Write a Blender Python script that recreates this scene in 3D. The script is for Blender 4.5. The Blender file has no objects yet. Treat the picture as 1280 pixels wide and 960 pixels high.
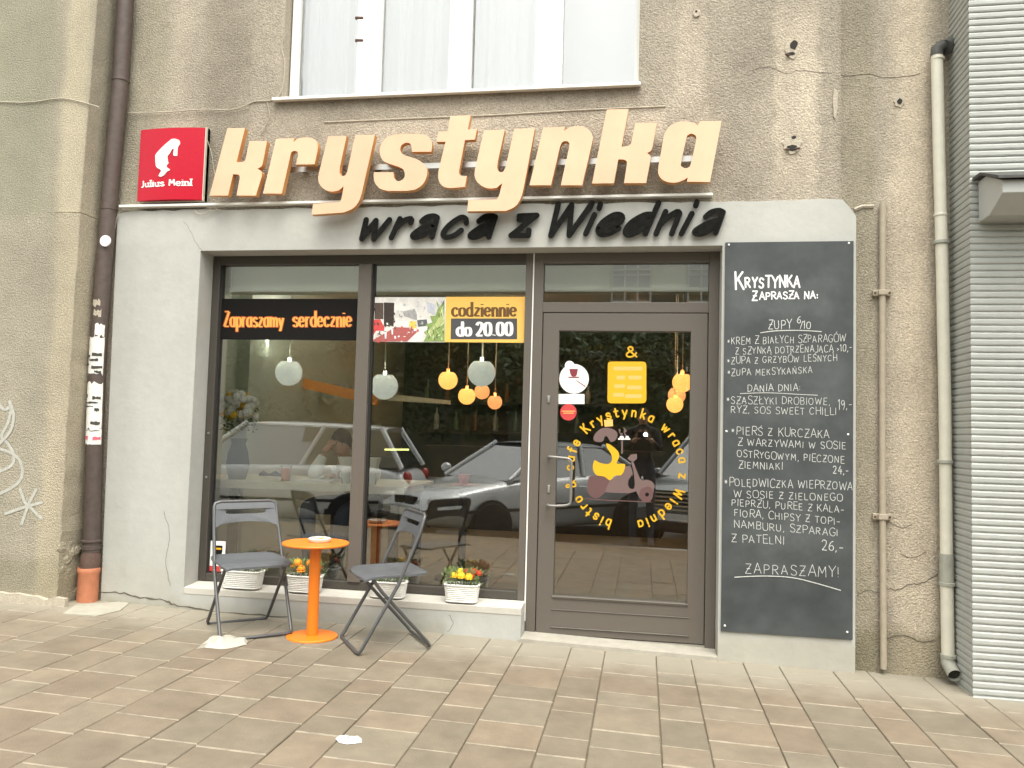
import bpy, math, random
from mathutils import Vector, Matrix
from mathutils.geometry import tessellate_polygon
random.seed(7)
PI = math.pi
sc = bpy.context.scene
col = sc.collection

# ------------------------------------------------------------------ camera
FPX = 1005.27                      # focal length in pixels of the 1280 px wide photograph
YAW, PIT, ROL = math.radians(9.3289), math.radians(3.3467), math.radians(1.5586)
CAM = Vector((0, -4.95, 1.287))
fwd = Vector((-math.sin(YAW)*math.cos(PIT), math.cos(YAW)*math.cos(PIT), math.sin(PIT)))
r0 = Vector((math.cos(YAW), math.sin(YAW), 0)); u0 = r0.cross(fwd)
RT = r0*math.cos(ROL)+u0*math.sin(ROL); UP = -r0*math.sin(ROL)+u0*math.cos(ROL)
cd = bpy.data.cameras.new('camera'); cam = bpy.data.objects.new('camera', cd); col.objects.link(cam)
cd.sensor_width = 36; cd.lens = FPX/1280*36; cd.clip_start = 0.02; cd.clip_end = 500
m = Matrix((RT, UP, -fwd)).transposed().to_4x4(); m.translation = CAM; cam.matrix_world = m
sc.camera = cam

# ------------------------------------------------------------------ sky, sun, exposure
SUN_EL, SUN_AZ = math.radians(66), math.radians(160)   # azimuth clockwise from +Y: behind the camera, slightly left
w = bpy.data.worlds.new('World'); sc.world = w; w.use_nodes = True
nt = w.node_tree; nt.nodes.clear()
sky = nt.nodes.new('ShaderNodeTexSky'); sky.sky_type = 'NISHITA'; sky.sun_disc = False
sky.sun_elevation = SUN_EL; sky.sun_rotation = SUN_AZ; sky.dust_density = 4; sky.air_density = 1.5
hs = nt.nodes.new('ShaderNodeHueSaturation'); hs.inputs['Saturation'].default_value = 0.12
mx = nt.nodes.new('ShaderNodeMix'); mx.data_type = 'RGBA'; mx.blend_type = 'MULTIPLY'; mx.inputs[0].default_value = 1
mx.inputs[7].default_value = (1.0, .99, .935, 1)
bg = nt.nodes.new('ShaderNodeBackground'); bg.inputs[1].default_value = 0.15
wo = nt.nodes.new('ShaderNodeOutputWorld')
nt.links.new(sky.outputs[0], hs.inputs['Color']); nt.links.new(hs.outputs[0], mx.inputs[6])
nt.links.new(mx.outputs[2], bg.inputs[0]); nt.links.new(bg.outputs[0], wo.inputs[0])
sd = bpy.data.lights.new('sun', 'SUN'); sd.energy = .5; sd.angle = math.radians(45); sd.color = (1, .96, .89)
so = bpy.data.objects.new('sun', sd); col.objects.link(so)
sdir = Vector((math.sin(SUN_AZ)*math.cos(SUN_EL), math.cos(SUN_AZ)*math.cos(SUN_EL), math.sin(SUN_EL)))
so.rotation_euler = sdir.to_track_quat('Z', 'Y').to_euler(); so.location = (0, -6, 12)
sc.view_settings.view_transform = 'Standard'; sc.view_settings.look = 'None'
sc.view_settings.exposure = 1.56; sc.view_settings.gamma = 1

# ------------------------------------------------------------------ helpers
def P(px, py, Y):                  # the point of the plane y = Y that shows at pixel (px, py)
    d = fwd + RT*((px-640)/FPX) - UP*((py-480)/FPX)
    return CAM + d*((Y-CAM.y)/d.y)
def gz(x): return -0.025*(x+0.45)  # the pavement falls slightly to the right
def G(px, py):
    d = fwd + RT*((px-640)/FPX) - UP*((py-480)/FPX)
    return CAM + d*((gz(0)-CAM.z)/(d.z+0.025*d.x))

def tag(o, label=None, cat=None, group=None, kind=None):
    if label: o['label'] = label
    if cat: o['category'] = cat
    if group: o['group'] = group
    if kind: o['kind'] = kind
    return o
def thing(name, loc, label=None, cat=None, group=None, rz=0, kind=None):
    o = bpy.data.objects.new(name, None); o.empty_display_size = .1; col.objects.link(o)
    o.location = loc; o.rotation_euler.z = rz
    return tag(o, label, cat, group, kind)
def wloc(o):
    v = Vector((0, 0, 0))
    while o is not None: v += Vector(o.location); o = o.parent
    return v
class MB:
    def __init__(s): s.v = []; s.f = []; s.mi = []; s.cur = 0
    def add(s, vs, fs):
        b = len(s.v); s.v += [tuple(v) for v in vs]; s.f += [tuple(b+i for i in f) for f in fs]; s.mi += [s.cur]*len(fs); return s
    def box(s, x0, x1, y0, y1, z0, z1):
        vs = [(x, y, z) for x in (x0, x1) for y in (y0, y1) for z in (z0, z1)]
        return s.add(vs, [(0, 1, 3, 2), (4, 6, 7, 5), (0, 4, 5, 1), (2, 3, 7, 6), (0, 2, 6, 4), (1, 5, 7, 3)])
    def hexa(s, f4, b4):           # eight corners: front loop, back loop
        return s.add(list(f4)+list(b4), [(0, 1, 2, 3), (7, 6, 5, 4), (0, 4, 5, 1), (1, 5, 6, 2), (2, 6, 7, 3), (3, 7, 4, 0)])
    def tube(s, pts, r, n=10, closed=False, caps=True):
        pts = [Vector(p) for p in pts]; k = len(pts); rr = r if isinstance(r, (list, tuple)) else [r]*k
        vs = []; prev = None
        for i, p in enumerate(pts):
            a = pts[(i-1) % k] if (i or closed) else p; b = pts[(i+1) % k] if (i < k-1 or closed) else p
            t = (b-a).normalized()
            if prev is None:
                h = Vector((0, 0, 1)) if abs(t.z) < .9 else Vector((1, 0, 0)); n1 = t.cross(h).normalized()
            else: n1 = (prev - t*prev.dot(t)).normalized()
            prev = n1; n2 = t.cross(n1)
            for j in range(n): a_ = 2*PI*j/n; vs.append(p+(n1*math.cos(a_)+n2*math.sin(a_))*rr[i])
        fs = []
        for i in range(k if closed else k-1):
            for j in range(n):
                a_ = i*n+j; b_ = i*n+(j+1) % n; c_ = ((i+1) % k)*n+(j+1) % n; d_ = ((i+1) % k)*n+j
                fs.append((a_, b_, c_, d_))
        if caps and not closed: fs += [tuple(reversed(range(n))), tuple(range((k-1)*n, k*n))]
        return s.add(vs, fs)
    def lathe(s, prof, c=(0, 0, 0), n=20, axis='z'):
        vs = []; c = Vector(c)
        for r, h in prof:
            for j in range(n):
                a = 2*PI*j/n
                q = {'z': (r*math.cos(a), r*math.sin(a), h), 'y': (r*math.cos(a), h, -r*math.sin(a)), 'x': (h, r*math.cos(a), r*math.sin(a))}[axis]
                vs.append(c+Vector(q))
        k = len(prof); fs = [(i*n+j, i*n+(j+1) % n, (i+1)*n+(j+1) % n, (i+1)*n+j) for i in range(k-1) for j in range(n)]
        if prof[0][0] > 1e-6: fs.append(tuple(reversed(range(n))))
        if prof[-1][0] > 1e-6: fs.append(tuple(range((k-1)*n, k*n)))
        return s.add(vs, fs)
    def prism(s, loops, y0, y1, back=True):
        """loops of (x, z): the first is the outline, the others holes; from y0 (front) to y1; y0 / y1 may be functions."""
        Yf = y0 if callable(y0) else (lambda x, z: y0); Yb = y1 if callable(y1) else (lambda x, z: y1)
        flat = [p for l in loops for p in l]; N = len(flat)
        tris = tessellate_polygon([[Vector((p[0], p[1], 0)) for p in l] for l in loops])
        vs = [(x, Yf(x, z), z) for x, z in flat]+[(x, Yb(x, z), z) for x, z in flat]; fs = []
        for t in tris:
            a, b, c = [flat[i] for i in t]
            if (b[0]-a[0])*(c[1]-a[1])-(b[1]-a[1])*(c[0]-a[0]) < 0: t = (t[0], t[2], t[1])
            fs.append(tuple(t))
            if back: fs.append(tuple(N+i for i in reversed(t)))
        o = 0
        for li, l in enumerate(loops):
            n = len(l); ar = sum(l[i][0]*l[(i+1) % n][1]-l[(i+1) % n][0]*l[i][1] for i in range(n)); ccw = ar > 0
            if li: ccw = not ccw
            for i in range(n):
                a, b = o+i, o+(i+1) % n
                fs.append((b, a, N+a, N+b) if ccw else (a, b, N+b, N+a))
            o += n
        return s.add(vs, fs)
    def blob(s, c, r, n=10, m_=7, sq=(1, 1, 1), cut=1.0):
        prof = []
        for i in range(m_+1):
            t = -PI/2+(PI*i/m_)
            prof.append((max(0.0, math.cos(t))*r, math.sin(t)*r))
        vs = []; c = Vector(c)
        for pr_, h in prof:
            h = min(h, r*cut)
            for j in range(n):
                a = 2*PI*j/n; vs.append((c.x+pr_*math.cos(a)*sq[0], c.y+pr_*math.sin(a)*sq[1], c.z+h*sq[2]))
        return s.add(vs, [(i*n+j, i*n+(j+1) % n, (i+1)*n+(j+1) % n, (i+1)*n+j) for i in range(m_) for j in range(n)])
    def mesh(s, name, mats, off=Vector((0, 0, 0)), smooth=None):
        me = bpy.data.meshes.new(name); me.from_pydata([(v[0]-off.x, v[1]-off.y, v[2]-off.z) for v in s.v], [], s.f)
        for m_ in (mats if isinstance(mats, (list, tuple)) else [mats]): me.materials.append(m_)
        me.polygons.foreach_set('material_index', s.mi)
        if smooth is not None:
            me.polygons.foreach_set('use_smooth', [True]*len(me.polygons)); me.set_sharp_from_angle(angle=math.radians(smooth))
        me.validate(); me.update(); return me
    def build_each(s, name, mats, parent=None, **kw):     # one object per loose piece
        par = list(range(len(s.v)))
        def find(a):
            while par[a] != a: par[a] = par[par[a]]; a = par[a]
            return a
        for f in s.f:
            for i in f[1:]: par[find(i)] = find(f[0])
        grp = {}
        for k, f in enumerate(s.f): grp.setdefault(find(f[0]), []).append(k)
        for ks in grp.values():
            mb = MB(); idx = {}
            for k in ks:
                for i in s.f[k]:
                    if i not in idx: idx[i] = len(mb.v); mb.v.append(s.v[i])
                mb.f.append(tuple(idx[i] for i in s.f[k])); mb.mi.append(s.mi[k])
            mb.build(name, mats, parent, **kw)
    def build(s, name, mats, parent=None, smooth=None, local=False, bevel=0, kind=None):
        off = Vector((0, 0, 0)) if (local or parent is None) else wloc(parent)
        o = bpy.data.objects.new(name, s.mesh(name, mats, off, smooth)); col.objects.link(o)
        if parent is not None: o.parent = parent
        if bevel:
            b = o.modifiers.new('bevel', 'BEVEL'); b.width = bevel; b.segments = 2; b.limit_method = 'ANGLE'
        if kind: o['kind'] = kind
        return o
def copy_tree(o, parent=None):
    c = o.copy(); col.objects.link(c); c.parent = parent
    for ch in list(o.children): copy_tree(ch, c)
    return c
def smoothpts(pts, n=5, closed=False):
    pts = [Vector(p) for p in pts]; out = []; k = len(pts)
    if k < 3: return pts
    for i in range(k if closed else k-1):
        p0 = pts[(i-1) % k] if (i or closed) else pts[0]; p1 = pts[i]; p2 = pts[(i+1) % k]; p3 = pts[(i+2) % k] if (i+2 < k or closed) else pts[-1]
        for j in range(n):
            t = j/n
            out.append(0.5*((2*p1)+(p2-p0)*t+(2*p0-5*p1+4*p2-p3)*t*t+(3*p1-p0-3*p2+p3)*t**3))
    if not closed: out.append(pts[-1])
    return out

# ------------------------------------------------------------------ materials
def mat(name, colr, rough=.6, metal=0, spec=.5, noise=0, nscale=20, bump=0, bscale=80, emit=None, var=0, tint=0, blotch=0, coat=0, streak=0, rnd=0, detail=6):
    m_ = bpy.data.materials.new(name); m_.use_nodes = True; t = m_.node_tree; N = t.nodes; L = t.links
    b = N['Principled BSDF']; b.inputs['Base Color'].default_value = (*colr, 1); b.inputs['Roughness'].default_value = rough
    b.inputs['Metallic'].default_value = metal; b.inputs['Specular IOR Level'].default_value = spec; b.inputs['Coat Weight'].default_value = coat
    src = None
    geo = N.new('ShaderNodeNewGeometry')
    def mult(src, fac_socket, lo, hi):
        mr = N.new('ShaderNodeMapRange'); L.new(fac_socket, mr.inputs[0]); mr.inputs[1].default_value = .25; mr.inputs[2].default_value = .75
        mr.inputs[3].default_value = lo; mr.inputs[4].default_value = hi
        x = N.new('ShaderNodeMix'); x.data_type = 'RGBA'; x.blend_type = 'MULTIPLY'; x.inputs[0].default_value = 1
        if src is None: x.inputs[6].default_value = (*colr, 1)
        else: L.new(src, x.inputs[6])
        L.new(mr.outputs[0], x.inputs[7]); return x.outputs[2]
    tc = N.new('ShaderNodeTexCoord')
    if noise:
        n = N.new('ShaderNodeTexNoise'); n.inputs['Scale'].default_value = nscale; n.inputs['Detail'].default_value = detail; n.inputs['Roughness'].default_value = .65
        L.new(geo.outputs['Position'] if not rnd else tc.outputs['Object'], n.inputs['Vector']); src = mult(src, n.outputs[0], 1-noise, 1+noise)
    if streak:
        mp = N.new('ShaderNodeMapping'); mp.inputs['Scale'].default_value = (2.3, 2.3, .3); L.new(geo.outputs['Position'], mp.inputs[0])
        n = N.new('ShaderNodeTexNoise'); n.inputs['Scale'].default_value = 1; n.inputs['Detail'].default_value = 5; L.new(mp.outputs[0], n.inputs['Vector'])
        src = mult(src, n.outputs[0], 1-streak, 1+streak)
    if var:
        oi = N.new('ShaderNodeObjectInfo'); src = mult(src, oi.outputs['Random'], 1-var, 1+var)
    if blotch:
        n = N.new('ShaderNodeTexNoise'); n.inputs['Scale'].default_value = 2.6; n.inputs['Detail'].default_value = 7; n.inputs['Roughness'].default_value = .7; L.new(geo.outputs['Position'], n.inputs['Vector'])
        src = mult(src, n.outputs[0], 1-blotch, 1+blotch)
    if tint:
        oi = N.new('ShaderNodeObjectInfo'); wn = N.new('ShaderNodeTexWhiteNoise'); wn.noise_dimensions = '1D'; L.new(oi.outputs['Random'], wn.inputs['W'])
        rp_ = N.new('ShaderNodeValToRGB'); cr = rp_.color_ramp; cr.elements[0].color = (1.05, .985, .95, 1); cr.elements[1].color = (.98, 1.005, .99, 1); L.new(wn.outputs['Value'], rp_.inputs[0])
        x = N.new('ShaderNodeMix'); x.data_type = 'RGBA'; x.blend_type = 'MULTIPLY'; x.inputs[0].default_value = 1; L.new(src, x.inputs[6]); L.new(rp_.outputs[0], x.inputs[7]); src = x.outputs[2]
    if bump:
        n = N.new('ShaderNodeTexNoise'); n.inputs['Scale'].default_value = bscale; n.inputs['Detail'].default_value = 4
        L.new(geo.outputs['Position'] if not rnd else tc.outputs['Object'], n.inputs['Vector'])
        bp = N.new('ShaderNodeBump'); bp.inputs['Strength'].default_value = 1; bp.inputs['Distance'].default_value = bump
        L.new(n.outputs[0], bp.inputs['Height']); L.new(bp.outputs[0], b.inputs['Normal'])
    if src is not None: L.new(src, b.inputs['Base Color'])
    if emit:
        b.inputs['Emission Color'].default_value = (*emit[:3], 1); b.inputs['Emission Strength'].default_value = emit[3]
    m_['src'] = 1
    return m_
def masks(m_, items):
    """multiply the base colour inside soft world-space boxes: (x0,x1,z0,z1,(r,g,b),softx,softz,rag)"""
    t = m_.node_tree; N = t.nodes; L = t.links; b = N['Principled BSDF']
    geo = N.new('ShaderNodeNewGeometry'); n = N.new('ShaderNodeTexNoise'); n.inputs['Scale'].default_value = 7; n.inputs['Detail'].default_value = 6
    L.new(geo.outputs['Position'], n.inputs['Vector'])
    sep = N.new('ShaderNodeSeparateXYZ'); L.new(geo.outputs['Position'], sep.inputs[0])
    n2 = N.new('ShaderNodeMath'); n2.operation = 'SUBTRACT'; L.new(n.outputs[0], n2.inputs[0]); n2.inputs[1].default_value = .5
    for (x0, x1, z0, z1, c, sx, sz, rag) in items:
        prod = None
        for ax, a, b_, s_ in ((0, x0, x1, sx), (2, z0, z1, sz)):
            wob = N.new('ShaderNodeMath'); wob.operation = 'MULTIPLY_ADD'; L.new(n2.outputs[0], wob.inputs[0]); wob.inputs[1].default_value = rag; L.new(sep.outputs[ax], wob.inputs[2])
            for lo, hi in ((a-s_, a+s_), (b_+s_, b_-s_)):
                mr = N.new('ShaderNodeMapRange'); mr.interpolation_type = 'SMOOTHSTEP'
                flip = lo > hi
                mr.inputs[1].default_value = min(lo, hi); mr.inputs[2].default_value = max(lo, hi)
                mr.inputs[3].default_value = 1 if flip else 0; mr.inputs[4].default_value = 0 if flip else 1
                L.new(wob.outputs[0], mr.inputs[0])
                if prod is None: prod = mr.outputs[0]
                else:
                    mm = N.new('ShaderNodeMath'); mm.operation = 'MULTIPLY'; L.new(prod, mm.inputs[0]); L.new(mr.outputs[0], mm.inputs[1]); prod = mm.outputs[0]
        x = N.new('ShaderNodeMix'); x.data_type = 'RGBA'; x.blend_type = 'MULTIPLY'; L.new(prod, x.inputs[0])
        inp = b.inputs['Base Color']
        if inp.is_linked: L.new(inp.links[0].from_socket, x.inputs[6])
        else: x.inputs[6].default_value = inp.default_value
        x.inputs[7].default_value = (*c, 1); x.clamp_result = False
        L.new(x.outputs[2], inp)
def glass_mat(name, refl, tint=(.985, 1.0, .98)):
    m_ = bpy.data.materials.new(name); m_.use_nodes = True; t = m_.node_tree; t.nodes.clear()
    o = t.nodes.new('ShaderNodeOutputMaterial'); x = t.nodes.new('ShaderNodeMixShader'); tr = t.nodes.new('ShaderNodeBsdfTransparent')
    g = t.nodes.new('ShaderNodeBsdfGlossy'); g.inputs['Roughness'].default_value = 0.0; tr.inputs[0].default_value = (*tint, 1)
    fr = t.nodes.new('ShaderNodeFresnel'); fr.inputs[0].default_value = 1.5
    ad = t.nodes.new('ShaderNodeMath'); ad.operation = 'ADD'; ad.use_clamp = True; ad.inputs[1].default_value = refl-.04
    t.links.new(fr.outputs[0], ad.inputs[0]); t.links.new(ad.outputs[0], x.inputs[0]); t.links.new(tr.outputs[0], x.inputs[1]); t.links.new(g.outputs[0], x.inputs[2])
    t.links.new(x.outputs[0], o.inputs[0]); return m_

PL = (.345, .305, .243)
M = {}
M['plaster'] = mat('rough_plaster', PL, .95, noise=.27, nscale=75, bump=.012, bscale=95, streak=.18, blotch=.20, spec=.2, detail=3)
M['pier'] = mat('pier_plaster', (.315, .288, .225), .95, noise=.24, nscale=80, bump=.010, bscale=100, streak=.12, blotch=.16, spec=.2, detail=3)
M['render'] = mat('grey_render', (.42, .42, .39), .8, noise=.06, nscale=9, bump=.002, bscale=22, streak=.06, blotch=.05, spec=.3)
M['sillc'] = mat('sill_concrete', (.50, .475, .42), .85, noise=.08, nscale=9, bump=.001, bscale=60)
M['paver'] = mat('paver_concrete', (.183, .153, .113), .7, noise=.18, nscale=7, bump=.0018, bscale=120, var=.07, tint=1, blotch=.10, spec=.3)
M['worn'] = mat('worn_paver_edge', (.25, .215, .16), .9, noise=.4, nscale=14)
M['joint'] = mat('joint_sand', (.15, .12, .08), .95, noise=.25, nscale=40, bump=.002, bscale=120)
M['frame'] = mat('brown_grey_frame', (.118, .102, .085), .42, noise=.12, nscale=220, bump=.0003, bscale=400)
M['frame_shaded'] = mat('shaded_outer_frame', (.060, .053, .044), .45, noise=.12, nscale=220, bump=.0003, bscale=400)  # frame colour darkened: shade of the recess painted into the outer members
M['frame2'] = mat('dark_gasket', (.018, .017, .015), .6)
M['alu'] = mat('brushed_steel', (.55, .54, .51), .35, metal=1)
M['handle'] = mat('satin_steel', (.26, .25, .235), .45, metal=.6)
M['pane'] = glass_mat('window_glass', .16)
M['white'] = mat('white_paint', (.80, .80, .76), .4, noise=.03, nscale=8)
M['curtain'] = mat('white_curtain', (.80, .81, .80), .9)
M['letterface'] = mat('cream_orange_acrylic', (.70, .455, .295), .3, noise=.07, nscale=5, streak=.08)
M['letterside'] = mat('orange_letter_side', (.62, .30, .10), .5)
M['blackfoam'] = mat('matt_black_foam', (.011, .011, .010), .95, spec=.1, noise=.5, nscale=40, bump=.002, bscale=60)
M['red'] = mat('red_sign_acrylic', (.46, .004, .022), .22, spec=.25, noise=.10, nscale=60)
M['whiteprint'] = mat('white_print', (.85, .84, .80), .5)
M['board'] = mat('chalkboard', (.056, .062, .063), .6, noise=.28, nscale=5, detail=8, spec=.35, blotch=.22)
M['chalk'] = mat('chalk', (.55, .56, .53), .95, noise=.45, nscale=140)
M['chalkbold'] = mat('chalk_paint', (.82, .82, .80), .9)
M['pipe'] = mat('brown_painted_pipe', (.085, .062, .052), .55, noise=.25, nscale=25, bump=.001, bscale=70, streak=.3)
M['clay'] = mat('orange_pvc', (.50, .19, .10), .6, noise=.15, nscale=25)
M['paper'] = mat('torn_paper', (.72, .71, .66), .9, noise=.15, nscale=60)
M['ink'] = mat('paper_ink', (.06, .055, .05), .9)
M['pink'] = mat('pink_print', (.62, .12, .18), .8)
M['creampipe'] = mat('cream_pipe', (.62, .60, .50), .5, noise=.08, nscale=14, streak=.06)
M['greypipe'] = mat('grey_pipe', (.33, .33, .28), .6, noise=.15, nscale=20)
M['beigepipe'] = mat('painted_conduit', (.36, .31, .235), .7, noise=.12, nscale=30, bump=.001, bscale=90)
M['clad'] = mat('ribbed_cladding', (.37, .382, .355), .5, noise=.07, nscale=12, streak=.10, blotch=.07)
M['cladbox'] = mat('grey_sheet_metal', (.42, .43, .41), .4, noise=.05, nscale=9)
M['dark'] = mat('dark_hole', (.03, .026, .022), .95)
M['rust'] = mat('rusty_iron', (.10, .06, .045), .8, noise=.3, nscale=60)
M['patch'] = mat('pale_plaster', (.44, .39, .31), .95, noise=.18, nscale=45, bump=.006, bscale=90)
M['crackline'] = mat('crack_shadow', (.10, .085, .065), .95); M['iron'] = mat('dark_iron', (.06, .06, .055), .7, noise=.3, nscale=40)
M['cable'] = mat('cable_sheath', (.42, .38, .30), .7)
M['spray'] = mat('white_spray_paint', (.43, .43, .385), .9, noise=.2, nscale=40)
M['chairmetal'] = mat('grey_steel_tube', (.10, .10, .10), .35, metal=.4, noise=.1, nscale=40)
M['chairplate'] = mat('grey_steel_plate', (.092, .098, .105), .42, noise=.12, nscale=18)
M['orange'] = mat('orange_powder_coat', (.80, .20, .010), .38, noise=.04, nscale=20)
M['wicker'] = mat('white_wicker', (.76, .75, .70), .7, noise=.08, nscale=70)
M['soil'] = mat('potting_soil', (.04, .028, .02), .95, noise=.3, nscale=60)
M['petalO'] = mat('orange_petal', (.85, .28, .01), .7, noise=.25, nscale=90)
M['petalY'] = mat('yellow_petal', (.85, .50, .02), .7, noise=.2, nscale=90)
M['petalR'] = mat('rust_red_petal', (.42, .045, .01), .7, noise=.25, nscale=90)
M['leaf'] = mat('leaf_green', (.17, .24, .09), .7, noise=.3, nscale=40, spec=.3)
M['cloth'] = mat('white_cloth', (.42, .395, .33), .95, noise=.08, nscale=30)
M['ceramic'] = mat('white_ceramic', (.75, .75, .73), .2)
M['yel'] = mat('yellow_vinyl', (.70, .39, .008), .5)
M['yelbanner'] = mat('banner_yellow', (.88, .52, .11), .55)
M['peach'] = mat('peach_print', (.88, .46, .13), .55)
M['blackprint'] = mat('black_print', (.010, .009, .008), .7, spec=.12)
M['slate'] = mat('slate_print', (.065, .065, .07), .5)
M['brownprint'] = mat('brown_print', (.14, .065, .012), .5)
M['orangeprint'] = mat('orange_print', (.88, .40, .075), .5)
M['redglow'] = mat('red_outline_print', (.45, .06, .012), .5)
M['mauve'] = mat('mauve_vinyl', (.12, .058, .055), .6)
M['mauve2'] = mat('grey_mauve_vinyl', (.155, .10, .092), .6)
M['redprint'] = mat('red_vinyl', (.55, .05, .05), .5)
M['maroon'] = mat('maroon_print', (.22, .03, .04), .5)
M['faint'] = mat('faded_lettering', (.07, .07, .06), .6)
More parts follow.
